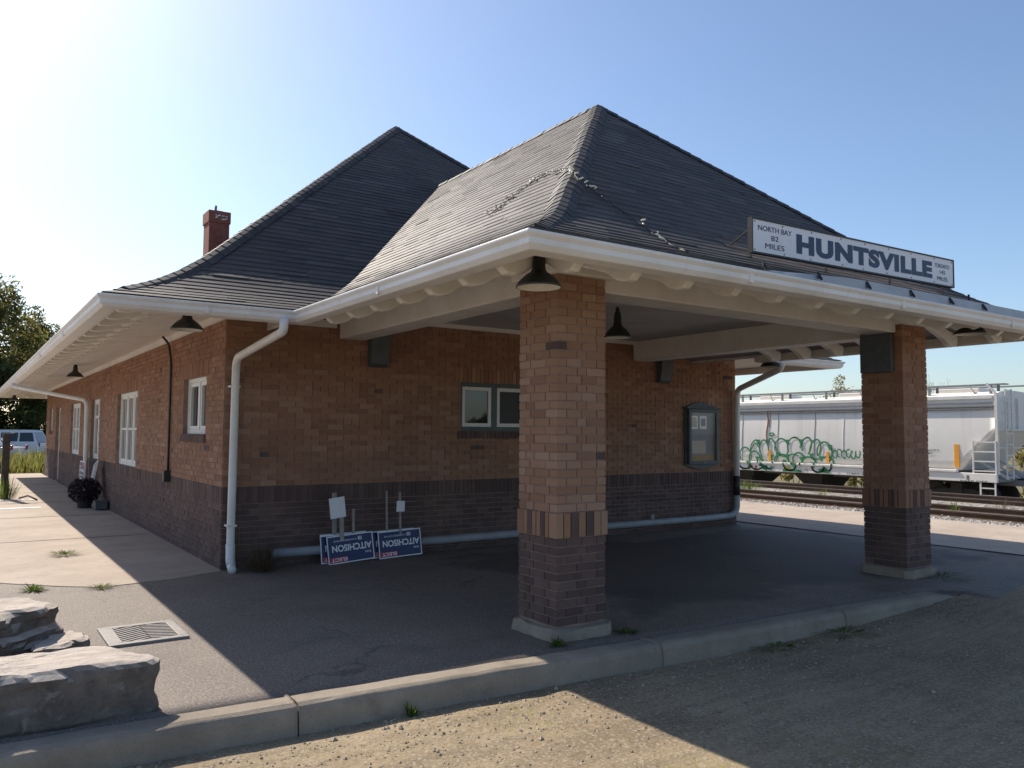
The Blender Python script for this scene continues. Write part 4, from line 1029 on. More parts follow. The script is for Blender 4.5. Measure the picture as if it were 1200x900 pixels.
# ------------------------------------------------------------ boulders
def boulder(name, outline, z0, z1, seed, label, split=None, slope=0., rg=1.):
    n = 96; m = 14; pts = []; cx_ = sum(p[0] for p in outline) / len(outline); cy_ = sum(p[1] for p in outline) / len(outline)
    # resample outline
    per = []; L = 0; k_ = len(outline)
    for i in range(k_):
        a, b = Vector(outline[i]), Vector(outline[(i + 1) % k_]); per.append((L, a, b)); L += (b - a).length
    ring = []
    for i in range(n):
        t = L * i / n
        for s0, a, b in per:
            if s0 <= t <= s0 + (b - a).length + 1e-6: q = a.lerp(b, (t - s0) / (b - a).length)
        ring.append(q)
    vs_ = []; fs = []
    for j in range(m + 1):
        h = j / m; z = lerp(z0, z1, h)
        for q in ring:
            dv = Vector((q.x - cx_, q.y - cy_)); dl = dv.length
            nz = noise.noise(Vector((q.x * 2.5, q.y * 2.5, z * 5 + seed))) * .05 + noise.noise(Vector((q.x * 7, q.y * 7, z * 9 + seed))) * .02
            cell = noise.cell(Vector((q.x * 3.7 + seed + z * 1.5, q.y * 3.7, z * 5.5 + q.x))) * .05 + noise.cell(Vector((q.x * 9 + seed, q.y * 9 + z * 3, z * 13))) * .022; cell *= rg
            nz += noise.noise(Vector((q.x * 19, q.y * 19, z * 22 + seed))) * .012
            sh = -.035 * (1 if h > .97 else 0) - .02 * (1 if h < .1 else 0)
            if split and h > split[0]: sh -= split[1] * (1 + .6 * noise.noise(Vector((q.x * 3, q.y * 3, 0))))
            p = Vector((cx_, cy_)) + dv * (1 + (nz + cell + sh) / max(.3, dl))
            vs_.append((p.x, p.y, z + (.012 * noise.noise(Vector((q.x * 6, q.y * 6, seed)))) + slope * (p.x - cx_) * h))
    for j in range(m):
        for i in range(n): a = j * n + i; b = j * n + (i + 1) % n; fs.append((a, b, b + n, a + n))
    base_i = m * n; rings_in = 9; last = base_i
    for r in range(1, rings_in + 1):
        s = 1 - r / (rings_in + .5); st = len(vs_)
        for i in range(n):
            p = Vector(vs_[base_i + i]); x = cx_ + (p.x - cx_) * s; y = cy_ + (p.y - cy_) * s
            vs_.append((x, y, z1 + slope * (x - cx_) + .012 + .018 * noise.noise(Vector((x * 4, y * 4, seed + 2))) + .008 * noise.noise(Vector((x * 14, y * 14, seed)))))
        for i in range(n): a = last + i; b = last + (i + 1) % n; fs.append((a, b, st + (i + 1) % n, st + i))
        last = st
    fs.append(tuple(range(last, last + n)))
    mb = MB(); mb.mesh(vs_, fs, 0, False)
    o = mb.build(name, 'rock', base=(cx_, cy_, z0)); tag(o, label, "boulder", "quarried boulders at the kerb"); return o
boulder("boulder", [(-1.0, 5.06), (-.4, 5.0), (.3, 5.0), (.72, 4.97), (.99, 5.0), (1.01, 5.12), (.90, 5.30), (.74, 5.50), (.2, 5.62), (-.5, 5.7), (-1.05, 5.5)], -.02, .29, 1.3, "flat topped grey boulder nearest the kerb, in front of the layered one", rg=.28)
boulder("boulder", [(-1.0, 6.75), (-.3, 6.62), (.28, 6.50), (.60, 6.72), (.66, 6.95), (.52, 7.25), (.25, 7.45), (-.5, 7.55), (-1.1, 7.3)], -.02, .33, 7.7, "layered boulder with a broken ledge behind the flat topped one", split=(.55, .05), slope=-.03)
mb0 = boulder("boulder", [(.50, 6.44), (.64, 6.42), (.80, 6.56), (.83, 6.74), (.74, 6.86), (.60, 6.8), (.48, 6.6)], -.02, .10, 4.1, "small broken rock slab at the foot of the layered boulder")

# storm drain
dg = thing("storm_drain", (1.25, 6.9, 0), "rectangular iron storm drain grate set in the asphalt beside the boulders", "drain grate")
gx0, gx1, gy0, gy1 = 1.0, 1.50, 6.62, 7.20
mb = MB(); mb.box(gx0, gx1, gy0, gy1, -.02, .009); mb.build("well", 'void', dg)
mb = MB(); t = .035
mb.box(gx0 - .03, gx1 + .03, gy0 - .03, gy0 + t, -.02, .021); mb.box(gx0 - .03, gx1 + .03, gy1 - t, gy1 + .03, -.02, .021); mb.box(gx0 - .03, gx0 + .07, gy0 + t, gy1 - t, -.02, .021); mb.box(gx1 - t, gx1 + .03, gy0 + t, gy1 - t, -.02, .021)
mb.build("frame", 'iron', dg, bevel=.004)
mb = MB(); xm = (gx0 + .07 + gx1 - t) / 2
for i in range(-4, 14):
    y = gy0 + t + .022 + i * .058
    for xa, xb, s in ((gx0 + .07, xm, 1), (xm, gx1 - t, -1)):
        ya, yb = (y, y + .11) if s == 1 else (y + .11, y)
        lo_, hi_ = gy0 + t, gy1 - t
        def clip(xa, ya, xb, yb):
            ts_ = [0., 1.]
            for lim in (lo_, hi_):
                if (ya - lim) * (yb - lim) < 0: ts_.append((lim - ya) / (yb - ya))
            ts_ = sorted(ts_); seg = [(a, b) for a, b in zip(ts_, ts_[1:]) if lo_ <= lerp(ya, yb, (a + b) / 2) <= hi_]
            return seg
        for a, b in clip(xa, ya, xb, yb):
            mb.bar((lerp(xa, xb, a), lerp(ya, yb, a), .010), (lerp(xa, xb, b), lerp(ya, yb, b), .010), .022, .016)
mb.build("grate_bars", 'iron', dg)

# ------------------------------------------------------------ weeds, dry clump
def weed(x, y, z, r, h, n, label, mat='weed', cat="weed", grp="weeds growing in cracks", name="weed"):
    mb = MB()
    for i in range(n):
        a = R.uniform(0, 6.28); rr = r * R.uniform(.1, 1) ; bx_, by_ = x + math.cos(a) * rr * .6, y + math.sin(a) * rr * .6
        L = h * R.choice((.35, .6, .8, 1.1)) * R.uniform(.6, 1.1); rr *= R.uniform(.4, 1.3); tip = Vector((bx_ + math.cos(a) * rr * .9, by_ + math.sin(a) * rr * .9, z + L)); b0 = Vector((bx_, by_, z)); md_ = b0.lerp(tip, .55) + Vector((0, 0, L * .2)); w = R.uniform(.002, .006) * (1 if mat == 'weed' else .6)
        s = Vector((-math.sin(a), math.cos(a), 0)) * w
        mb.face([b0 - s * .5, b0 + s * .5, md_ + s, md_ - s]); mb.face([md_ - s, md_ + s, tip])
    o = mb.build(name, mat, base=(x, y, z)); return tag(o, label, cat, grp)
weed(1.17, 11.7, .022, .19, .04, 200, "low green weed tuft in the sunlit pavement, the farther one of two")
weed(.68, 9.34, .0, .12, .06, 200, "bushy green weed on the asphalt edge nearest the boulders")
weed(1.26, 9.12, .004, .15, .035, 120, "thin grass tuft at the pavement edge left of the shadow")
weed(.2, 11.0, .022, .12, .04, 60, "tiny weed in the pavement joint at the left")
weed(3.78, 4.86, .0, .09, .05, 150, "green weed at the foot of the near brick pillar, left side")
weed(4.47, 4.87, .0, .10, .035, 110, "sparse weed at the foot of the near brick pillar, right side")
weed(2.36, 4.50, -.15, .05, .09, 50, "small weed sprouting below the kerb in the shade")
weed(5.6, 4.27, -.14, .25, .03, 120, "low weed strip along the kerb foot in the canopy shade", name="weed")
weed(6.4, 4.2, -.12, .3, .03, 130, "wider weed strip along the kerb foot farther right", name="weed")
weed(9.25, 4.85, .0, .35, .05, 150, "low grass at the foot of the far brick pillar")
weed(2.92, 9.25, .0, .26, .34, 420, "dry brown clump of stems beside the corner downpipe", 'dry', "dry plant", None, "dry_plant")

# ------------------------------------------------------------ railway tracks
def track(y0, y1, xa, xb, zr, label, y_t0, y_t1, st):
    root = thing("railway_track", ((xa + xb) / 2, 10, zr - .15), label, "railway track", "railway tracks")
    for x in (xa, xb):
        mb = MB(); pr = [(-.065, -.14), (.065, -.14), (.065, -.125), (.012, -.105), (.012, -.04), (.034, -.03), (.034, -.002), (-.034, -.002), (-.034, -.03), (-.012, -.04), (-.012, -.105), (-.065, -.125)]
        mb.prism(pr, lambda a, b, d: (x + a, d, zr + b), y0, y1, 0); mb.box(x - .03, x + .03, y0, y1, zr - .002, zr + .001, 1); mb.build("rail", ['rail', 'rail_top'], root)
    pr0 = None; y = y_t0; n = 0
    while y < y_t1 and n < 98:
        mb = MB(); c = (xa + xb) / 2
        if pr0 is None:
            mb.box(c - 1.28, c + 1.28, y - .11, y + .11, zr - .29, zr - .145); pr0 = mb.build("sleeper", 'tie', root, bevel=.01); yy0 = y
        else:
            o = pr0.copy(); COL.objects.link(o); o.parent = root; o.location = (0, y - yy0 + R.uniform(-.03, .03), 0)
        y += st; n += 1
track(-60, 120, 17.1, 18.54, .03, "rusty railway track nearest the concrete platform", -5, 40, .56)
track(-60, 120, 21.5, 22.94, -.02, "dark railway track between the near track and the wagon", 4, 40, .56)
track(-60, 120, 29.75, 31.19, -1.0, "railway track under the grey hopper wagon", 2, 40, .56)
for i, (x, y, r, h, n, lb) in enumerate([(18.9, 15.6, .25, .36, 90, "tall weed between the rails nearest the station corner"), (19.2, 13.2, .25, .28, 80, "ragged weed beyond the near rail, left of the far pillar"), (18.2, 9.2, .18, .28, 50, "small weed by the rail right of the far pillar"), (20.0, 16.2, .5, .3, 160, "low sprawling weed behind the near track"), (19.4, 8.7, .3, .3, 90, "dry tuft beyond the track at the right edge")]):
    weed(x, y, -.1, r, h, n, lb, 'weed' if i != 4 else 'dry', "weed", "weeds along the railway track")

# ------------------------------------------------------------ hopper wagon
hx, hw = 29.0, 3.1
hop = thing("hopper_wagon", (hx + hw / 2, 21.5, -1.0), "grey covered hopper railway wagon with green graffiti standing beyond the platform", "railway wagon")
YA, YB = 13.2, 30.6
def side_x(z):  # gently curved side
    t = (z - .35) / 2.2; return hx + .04 - .05 * math.sin(math.pi * max(0, min(1, t)))
secs = []
def section(y, zb):
    zt = 2.62; ring = []
    n = 7
    for i in range(n): z = lerp(zb, zt, i / (n - 1)); ring.append((side_x(z), y, z))
    for i in range(n): z = lerp(zt, zb, i / (n - 1)); ring.append((2 * hx + hw - side_x(z), y, z))
    return ring
def bottom(y):
    e = min(y - YA, YB - y); return max(.34, 1.80 - e * 1.18)
ysn = axis(frange(YA, YA + 1.6, .2) + frange(YA + 1.6, YB - 1.6, .4) + frange(YB - 1.6, YB, .2))
mb = MB(); vs_ = []
for y in ysn: vs_ += section(y, bottom(y))
n = 14; fs = []
for i in range(len(ysn) - 1):
    for j in range(n): a = i * n + j; b = i * n + (j + 1) % n; fs.append((a, b, b + n, a + n))
fs += [tuple(range(n)), tuple(reversed(range((len(ysn) - 1) * n, len(ysn) * n)))]
mb.mesh(vs_, fs, 0, True); body = mb.build("body", 'hopper', hop)
body.data.materials.append(M['hopper_dark'])
for p in body.data.polygons:
    if abs(p.normal.y) > .5 or p.normal.z < -.5: p.use_smooth = False
    if p.normal.y < -.9: p.material_index = 0
mb = MB()   # top chord with two mouldings, cambered roof
mb.box(hx - .02, hx + hw + .02, YA, YB, 2.62, 2.98); 
mb.prism([(hx, 2.98), (hx + .5, 3.12), (hx + hw / 2, 3.17), (hx + hw - .5, 3.12), (hx + hw, 2.98)], lambda a, b, d: (a, d, b), YA + .02, YB - .02)
mb.build("roof", 'hopper', hop)
for z0, z1, mt in ((2.86, 2.97, 'hopper_white'), (2.68, 2.73, 'hopper_dark'), (2.58, 2.62, 'hopper_dark'), (2.50, 2.53, 'hopper_dark')):
    mb = MB(); mb.box(hx - .05 - (.03 if mt == 'hopper_white' else 0), hx - .0, YA + .05, YB - .05, z0, z1); mb.build("chord_moulding", mt, hop)
for y in (16.2, 18.9, 20.2, 22.0, 23.9, 25.8, 28.2):      # weld seams and one buckled panel
    mb = MB(); mb.tube([(side_x(z) - .002, y + .03 * math.sin(z * 2), z) for z in frange(.4, 2.5, .2)], .012, n=6); mb.build("weld_seam", 'hopper_dark' if y != 18.9 else 'hopper', hop)
mb = MB(); mb.tube([(side_x(z) - .002, 22.55 + .04 * math.sin(z * 5), z) for z in frange(1.3, 2.9, .1)], .035, n=6); mb.tube([(side_x(z) - .002, 22.4 + .03 * math.sin(z * 4), z) for z in frange(1.9, 2.9, .1)], .02, n=6); mb.build("rust_streak", 'rust', hop)
mb = MB(); mb.box(hx - .10, hx + .02, YA - .05, YB + .05, .0, .30); mb.box(hx + hw - .02, hx + hw + .1, YA - .05, YB + .05, .0, .30); mb.build("side_sill", 'hopper', hop, bevel=.015)
mb = MB(); mb.box(hx - .15, hx - .0, YA + 1.25, YB - 1.25, .30, .40); mb.build("sill_flange", 'hopper_white', hop, bevel=.02)
mb = MB(); mb.box(hx + .05, hx + hw - .05, YA - .05, YA + 1.6, .02, .10); mb.box(hx + .05, hx + hw - .05, YB - 1.6, YB + .05, .02, .10); mb.box(hx + 1.2, hx + 1.9, YA - .6, YB + .6, -.15, .05); mb.build("end_platform", 'hopper_dark', hop)
# corner posts and end braces
for y, s in ((YA - .06, 1), (YB + .06, -1)):
    mb = MB()
    for x in (hx - .02, hx + hw + .02): mb.bar((x, y, .28), (x, y, 3.02), .09); mb.bar((x, y, 3.02), (x, y + s * .3, 3.38), .06)
    for x in (hx + .8, hx + 1.55, hx + 2.3): mb.bar((x, y + s * .03, 1.8), (x, y + s * .03, 2.9), .09, .05); mb.bar((x, y, .08), (x, y + s * 1.0, .7), .07)
    mb.bar((hx, y, 1.80), (hx + hw, y, 1.80), .07); mb.bar((hx, y, 1.18), (hx + hw, y, 1.18), .035); mb.build("end_post", 'hopper_white', hop)
def ladder(y0, y1, x, z0, z1, n, ax_='y'):
    mb = MB()
    if ax_ == 'y':
        for y in (y0, y1): mb.bar((x, y, z0), (x, y, z1), .05)
        for i in range(n): z = lerp(z0 + .08, z1 - .05, i / (n - 1)); mb.bar((x, y0, z), (x, y1, z), .045)
    else:
        for a in (x, x + .45): mb.bar((a, y0, z0), (a, y0, z1), .045)
        for i in range(n): z = lerp(z0 + .08, z1 - .05, i / (n - 1)); mb.bar((x, y0, z), (x + .45, y0, z), .035)
    return mb.build("ladder", 'hopper_white', hop)
ladder(YA - .02, YA + .72, hx - .06, .30, 1.42, 4)
ladder(YA - .14, 0, hx + .45, .1, 3.2, 9, 'x')
mb = MB()
for y in (YA + .02, YA + .50): mb.bar((hx - .06, y, .02), (hx - .06, y, -.46), .045)
mb.bar((hx - .06, YA + .02, -.46), (hx - .06, YA + .5, -.46), .05); mb.bar((hx - .06, YA + .02, -.20), (hx - .06, YA + .5, -.20), .04); mb.build("stirrup_step", 'hopper_white', hop)
# roof walk and hatches
mb = MB(); mb.box(hx + .55, hx + .95, YA - .05, YB + .05, 3.36, 3.40); mb.box(hx + hw - .95, hx + hw - .55, YA - .05, YB + .05, 3.36, 3.40); mb.bar((hx + .2, YA, 3.32), (hx + .2, YB, 3.32), .035)
for y in frange(YA + .2, YB - .2, 2.1): mb.bar((hx + .75, y, 3.1), (hx + .75, y, 3.37), .07); mb.bar((hx + .2, y, 3.02), (hx + .2, y, 3.32), .07); mb.bar((hx + .2, y + .5, 3.02), (hx + .55, y + .9, 3.37), .03)
mb.build("roof_walk", 'hopper_dark', hop)
for y in (15.0, 19.0, 23.0, 27.0): mb = MB(); mb.box(hx + 1.1, hx + 2.0, y - .8, y + .8, 3.15, 3.30); mb.build("roof_hatch", 'hopper', hop, bevel=.03)
# discharge bays under the body (dark), bogies with wheels
for y0, y1 in ((16.9, 18.2), (20.5, 21.2), (23.9, 25.0), (27.0, 28.0)):
    mb = MB(); c = (y0 + y1) / 2
    mb.mesh([(hx + .15, y0 - .6, .33), (hx + hw - .15, y0 - .6, .33), (hx + hw - .15, y1 + .6, .33), (hx + .15, y1 + .6, .33), (hx + .8, c - .35, -.62), (hx + hw - .8, c - .35, -.62), (hx + hw - .8, c + .35, -.62), (hx + .8, c + .35, -.62)], [(4, 5, 6, 7), (0, 1, 5, 4), (1, 2, 6, 5), (2, 3, 7, 6), (3, 0, 4, 7)])
    mb.build("discharge_bay", 'bogie', hop)
for yc in (YA + 1.6, YB - 1.6):
    mb = MB()
    for x in (hx + .55, hx + 2.35):
        mb.prism([(-1.15, -.62), (-.95, -.40), (-.5, -.30), (.5, -.30), (.95, -.40), (1.15, -.62), (.95, -.72), (.45, -.78), (-.45, -.78), (-.95, -.72)], lambda a, b, d: (d, yc + a, b), x, x + .16)
        for q in (-.16, .0, .16): mb.tube([(x + .02, yc + q, -.74), (x + .02, yc + q, -.36)], .05, n=8)
    mb.box(hx + .5, hx + 2.6, yc - .2, yc + .2, -.5, -.1)
    bg_ = mb.build("bogie", 'bogie', hop)
    for dy in (-.88, .88):
        for x in (29.75, 31.19):
            mb = MB(); prf = [(.001, -.09), (.12, -.09), (.14, -.05), (.36, -.05), (.38, -.07), (.455, -.07), (.46, .03), (.49, .035), (.49, .06), (.3, .06), (.1, .08), (.001, .08)]
            nn = 26; vv = []; ff = []
            for r_, o_ in prf:
                for j in range(nn): t = 2 * math.pi * j / nn; vv.append((x + (o_ if x < 30.4 else -o_), yc + dy + r_ * math.cos(t), -1.0 + .46 + r_ * math.sin(t)))
            for i in range(len(prf) - 1):
                for j in range(nn): a = i * nn + j; b = i * nn + (j + 1) % nn; ff.append((a, b, b + nn, a + nn))
            mb.mesh(vv, ff, 0, True); mb.build("wheel", 'bogie', bg_)
mb = MB(); mb.box(hx + 1.35, hx + 1.75, YA - .8, YA - .05, -.15, .12); mb.box(hx + 1.3, hx + 1.8, YA - 1.05, YA - .8, -.22, .18); mb.build("coupler", 'bogie', hop, bevel=.03)
# reflector strips, stencils
for y, z0, z1, w in ((22.44, .44, .93, .13), (19.62, .46, .90, .13), (14.50, .48, 1.28, .17)):
    mb = MB(); mb.box(side_x(.8) - .025, side_x(.8) + .02, y - w / 2, y + w / 2, z0, z1); mb.build("reflector_strip", 'orange', hop)
for y, w, z0, z1, mt in ((23.35, .16, .10, .22, 'red'), (23.1, .1, .10, .22, 'red'), (21.45, .26, .12, .24, 'yellow'), (20.55, .1, .11, .17, 'yellow')):
    mb = MB(); mb.box(hx - .108, hx - .1, y - w / 2, y + w / 2, z0, z1); mb.build("stencil", mt, hop)
mb = MB()
def hop_text(t, y, z, w, h, x): put_text(mb, t, (x, y, z), (0, -1, 0), (0, 0, 1), w, h, 0, .01)
hop_text("CAPACITY", 15.9, 1.02, .8, .07, side_x(1.0) - .012); hop_text("LD LMT", 15.9, .90, .55, .07, side_x(1.0) - .012); hop_text("8", 14.15, .06, .10, .16, hx - .104); hop_text("KEEP OFF", 14.35, -.0 + .005, .9, .045, hx - .104); hop_text("LUBRICATE", 18.7, .04, .9, .06, hx - .104)
mb.build("lettering", 'black', hop)
# graffiti: bubble outlines sprayed in green across side and sill
mb = MB(); GY, GZ = 23.95, .62
def gx_(z): return (hx - .165) if z < .41 and z > .3 else ((hx - .115) if z <= .3 else side_x(z) - .02)
def stroke(pts, r=.027):
    r *= .95; pp = bend([(0, y, .06 + (z - .05) * .97) for y, z in pts], .25, 4)
    for a, b in zip(pp, pp[1:]):
        L = (b - a).length
        if L < 1e-4: continue
        d = (b - a) / L; s = Vector((0, -d.z, d.y)) * r * R.uniform(.75, 1.25); a2 = a - d * .01; b2 = b + d * .01
        mb.face([(gx_(a.z), a2.y + s.y, a2.z + s.z), (gx_(b.z), b2.y + s.y, b2.z + s.z), (gx_(b.z), b2.y - s.y, b2.z - s.z), (gx_(a.z), a2.y - s.y, a2.z - s.z)])
def bubble(yc, zc, ry, rz, a0=0, a1=360, sq=1.0, r=.030, tilt=0.):
    pts = []
    for q in range(25):
        t = rad(lerp(a0, a1, q / 24)); c, s = math.cos(t), math.sin(t)
        y = ry * math.copysign(abs(c) ** sq, c); z = rz * math.copysign(abs(s) ** sq, s)
        pts.append((yc - y - tilt * z, zc + z))
    stroke(pts, r)
def fill(pts):
    pts = [(y, .06 + (z - .05) * .97) for y, z in pts]; mb.face([(min(gx_(z) for _, z in pts) - .004, y, z) for y, z in pts])
bubble(23.75, .62, .32, .40, -20, 215); bubble(23.70, .25, .30, .20, 150, 380); bubble(23.25, .52, .30, .34, -30, 210); bubble(23.20, 1.0, .24, .36, 0, 200, tilt=.2); bubble(23.05, .18, .3, .14, 170, 370)
stroke([(23.42, .9), (23.2, 1.3), (22.95, 1.0), (22.85, .5), (22.7, .15)]); bubble(22.72, .95, .24, .42, -40, 200); bubble(22.28, .92, .21, .52, -60, 240, tilt=-.15); stroke([(22.7, .5), (22.55, .12), (22.3, .1), (22.2, .45)]); stroke([(22.5, .45), (22.52, .12), (22.3, .05), (22.12, .2)])
bubble(21.82, 1.02, .34, .42, -50, 200); bubble(21.85, .45, .36, .30, -10, 200); bubble(21.15, 1.08, .36, .42, -20, 210); bubble(21.35, .30, .30, .24, 160, 380); bubble(20.98, .52, .30, .32, 10, 220)
bubble(20.62, 1.1, .26, .40, -50, 190, tilt=.25); bubble(20.5, .35, .34, .32, 0, 190); bubble(20.18, 1.0, .25, .42, -40, 200, tilt=.2); bubble(20.0, .25, .28, .2, 170, 380); bubble(19.75, .88, .34, .44, -60, 200); bubble(19.62, .40, .26, .32, -60, 120)
stroke([(22.1, .75), (21.6, .62), (21.3, .8), (21.0, .7)]); stroke([(20.95, .62), (20.5, .7), (20.1, .55), (19.7, .7), (19.5, .66)]); stroke([(23.98, .5), (24.0, .2), (23.9, .05), (23.4, .06)])
bubble(22.3, 1.62, .12, .06, 0, 360, r=.028); stroke([(22.95, .42), (22.75, .2), (22.5, .05)], .08); stroke([(21.7, .06), (21.3, .09), (20.8, .05)], .05); stroke([(19.95, .1), (19.7, .16), (19.5, .08)], .09)
for yy, zz in ((23.45, .30), (22.95, .52), (22.35, .62), (21.6, .42), (21.1, .30), (20.7, .55), (20.2, .35), (19.9, .62), (23.02, 1.28), (22.52, 1.22), (21.5, 1.3), (20.85, 1.32), (20.35, .72), (21.55, .66), (22.0, .74), (19.5, 1.1)): fill([(yy + .13, zz + .1), (yy - .13, zz + .1), (yy, zz - .15)])
for q in range(6): bubble(19.28 - q * .2, .82 + .05 * (q % 2), .1, .16, -60 + 40 * q, 250 + 30 * q, r=.022)
mb.build("graffiti", 'green', hop)

# ------------------------------------------------------------ trees and bushes
def crown_mesh(c, rx, ry, rz, clumps, leaves, s, seed, turn=None):
    rr = random.Random(seed); mb = MB(); cl = []
    for i in range(clumps):
        while True:
            x, y, z = rr.uniform(-1, 1), rr.uniform(-1, 1), rr.uniform(-1, 1); q = x * x + y * y + z * z
            if .15 < q < 1: break
        tap = 1 - .45 * max(0, z); cl.append((c[0] + x * rx * tap, c[1] + y * ry * tap, c[2] + z * rz, rr.uniform(.16, .32) * (rx + rz) / 2))
    for i in range(leaves):
        cx_, cy_, cz_, r = rr.choice(cl); d = Vector((rr.gauss(0, 1), rr.gauss(0, 1), rr.gauss(0, .8))).normalized() * r * rr.uniform(.35, 1.0) ** .6
        p = (cx_ + d.x, cy_ + d.y, cz_ + d.z); mi = 0
        if turn: 
            mi = 1 if rr.random() < turn * (1 if d.z > 0 else .25) else 0
        leaf_quad(mb, p, s, mi)
    return mb, cl
def tree(x, y, zg, h, r, label, seed, mats=('leaf_dark',), turn=None, leaves=5200, clumps=46, s=.17, trunk=.22, low=.18, grp="trees behind the station"):
    root = thing("tree", (x, y, zg), label, "tree", grp)
    c = (x, y, zg + h * (.5 + low / 2)); rz = h * (.5 - low / 2)
    mb, cl = crown_mesh(c, r, r, rz, clumps, leaves, s, seed, turn); mb.build("crown", list(mats), root)
    mb = MB(); rr = random.Random(seed)
    top = (x + rr.uniform(-.3, .3), y, zg + h * .72); mb.tube([(x, y, zg - .3), (x + .1, y, zg + h * .25), (x - .1, y, zg + h * .5), top], [trunk, trunk * .8, trunk * .5, trunk * .15], n=8)
    for q in cl[:14]:
        t = rr.uniform(.25, .6); b0 = (x, y, zg + h * t); mb.tube([b0, (lerp(b0[0], q[0], .5), lerp(b0[1], q[1], .5), lerp(b0[2], q[2], .4)), q[:3]], [trunk * .35, trunk * .2, trunk * .06], n=6)
    mb.build("trunk", 'bark', root); return root
tree(1.1, 68, -.2, 12.9, 3.5, "tall broad tree with yellowing top at the left edge behind the parked cars", 11, ('leaf_dark', 'leaf_turn'), .75, 16000, 80)
tree(-2.6, 64, -.2, 11.5, 3.4, "dark tree at the far left edge of the photo", 12, ('leaf_dark', 'leaf_turn'), .35, 9000, 60)
tree(5.0, 73, -.2, 11.0, 3.0, "rounded dark tree just left of the station's far eave", 13, ('leaf_dark', 'leaf_turn'), .6, 13000, 70)
tree(-8.5, 78, -.2, 12, 4.6, "tall dark tree far left of the photo, seen only in the street windows", 15, ('leaf_dark', 'leaf_turn'), .3, 5000)
tree(-15, 92, -.2, 13, 5.2, "far dark tree beyond the left edge, mirrored in the street windows", 16, ('leaf_dark', 'leaf_turn'), .3, 5000)
tree(7.6, 77, -.2, 8.4, 3.0, "lower dark tree half hidden by the station's far eave", 14, ('leaf_dark', 'leaf_turn'), .35, 10000, 60)
for i, (x, y, h, r, lb) in enumerate([(-1.6, 62.5, 6, 2.6, "dark bush behind the parked cars at the left edge"), (2.0, 64.5, 6.6, 2.7, "dark bush directly behind the white parked car"), (5.6, 66, 6.8, 2.8, "dark bush beside the station's far corner")]):
    tree(x, y, -.2, h, r, lb, 30 + i, ('leaf_dark',), None, 8000, 44, .16, .12, 0.0)
for i, (x, y, rx, lb) in enumerate([(-3.5, 63, 3.2, "wide dark hedge bush at the far left edge behind the cars"), (2.2, 66.5, 3.4, "wide dark hedge bush between the cars and the tall tree"), (7.5, 69, 3.4, "wide dark hedge bush behind the station's far corner"), (-9.5, 74, 6.0, "broad dark hedge left of the photo, mirrored in the nearer street windows"), (-20, 84, 7.5, "farthest broad dark hedge, left of the photo")]):
    root = thing("bush", (x, y, -.2), lb, "bush", "hedge behind the parked cars"); mb, cl = crown_mesh((x, y, 1.1 if i < 3 else 2.2), rx, 1.4, 1.6 if i < 3 else 3.0, 60 if i < 3 else 110, 7000, .16 if i < 3 else .3, 80 + i); mb.build("foliage", 'leaf_dark', root)
tree(60, 39.3, -1, 7.3, 2.0, "yellow green treetop showing above the hopper wagon roof", 41, ('leaf_olive',), None, 2600, 36, .12, .14, .3, "trees beyond the wagon")
tw = thing("tree", (26.0 * 50 / 50, 50, -1), "nearly bare twiggy treetop above the wagon right of the far pillar", "tree", "trees beyond the wagon"); tw.location = (50, 26, -1)
mb = MB(); rr = random.Random(5)
lf = MB()
for i in range(16):
    a = Vector((50 + rr.uniform(-.2, .2), 26 + rr.uniform(-1.1, 1.1), rr.uniform(3., 4.0))); b = a + Vector((rr.uniform(-.3, .3), rr.uniform(-.5, .5), rr.uniform(.7, 1.7))); mb.tube([(50, 26, 1.2), a, b], [.03, .014, .004], n=5)
    for q in range(16): p = a.lerp(b, rr.uniform(.1, 1.0)); leaf_quad(lf, p + Vector((0, rr.uniform(-.16, .16), rr.uniform(-.1, .1))), .05)
mb.tube([(50, 26, -1.2), (50, 26, 1.3)], [.12, .08]); mb.build("trunk", 'bark', tw); lf.build("crown", 'leaf_olive', tw)
def bush(x, y, z, rx, ry, rz, n, s, mat, label, seed, grp):
    root = thing("bush", (x, y, z), label, "bush", grp); mb, cl = crown_mesh((x, y, z + rz * .8), rx, ry, rz, 22, n, s, seed); mb.build("foliage", mat, root)
    mb = MB()
    for q in cl[:10]: mb.tube([(x, y, z - .1), (lerp(x, q[0], .6), lerp(y, q[1], .6), lerp(z, q[2], .4)), q[:3]], [.03, .02, .006], n=5)
    mb.build("stem", 'bark', root); return root
bush(34.4, 25.1, -1.2, .9, 1.2, .80, 1900, .09, 'leaf_olive', "rounded dry bush seen under the wagon left of the far pillar", 51, "bushes around the wagon")
bush(34.3, 21.4, -1.2, .8, 1.0, .80, 1500, .09, 'leaf_olive', "green bush under the wagon just left of the far pillar", 52, "bushes around the wagon")
bush(36.5, 15.3, -1.2, 1.0, 1.3, 1.65, 2000, .10, 'leaf_olive', "tall yellow green bush behind the wagon end at the right edge", 53, "bushes around the wagon")
bush(35.5, 19.3, -1.2, .8, 1.0, .7, 900, .09, 'leaf_olive', "low bush hidden mostly by the far pillar", 54, "bushes around the wagon")
# trees across the lot behind the viewer (they show in the window glass)
for i, (x, y, h, r) in enumerate([(34, -45, 3.3, 3.0), (41, -48, 2.9, 3.4), (28, -50, 3.7, 3.6)]):
    tree(x, y, -.2, h, r, ["middle tree across the dirt lot, mirrored in the end window", "smaller right hand tree across the dirt lot", "broad left hand tree across the dirt lot"][i], 60 + i, ('leaf_dark', 'leaf_turn'), .2, 1800, 30, .3, .2, .15, "trees across the lot")

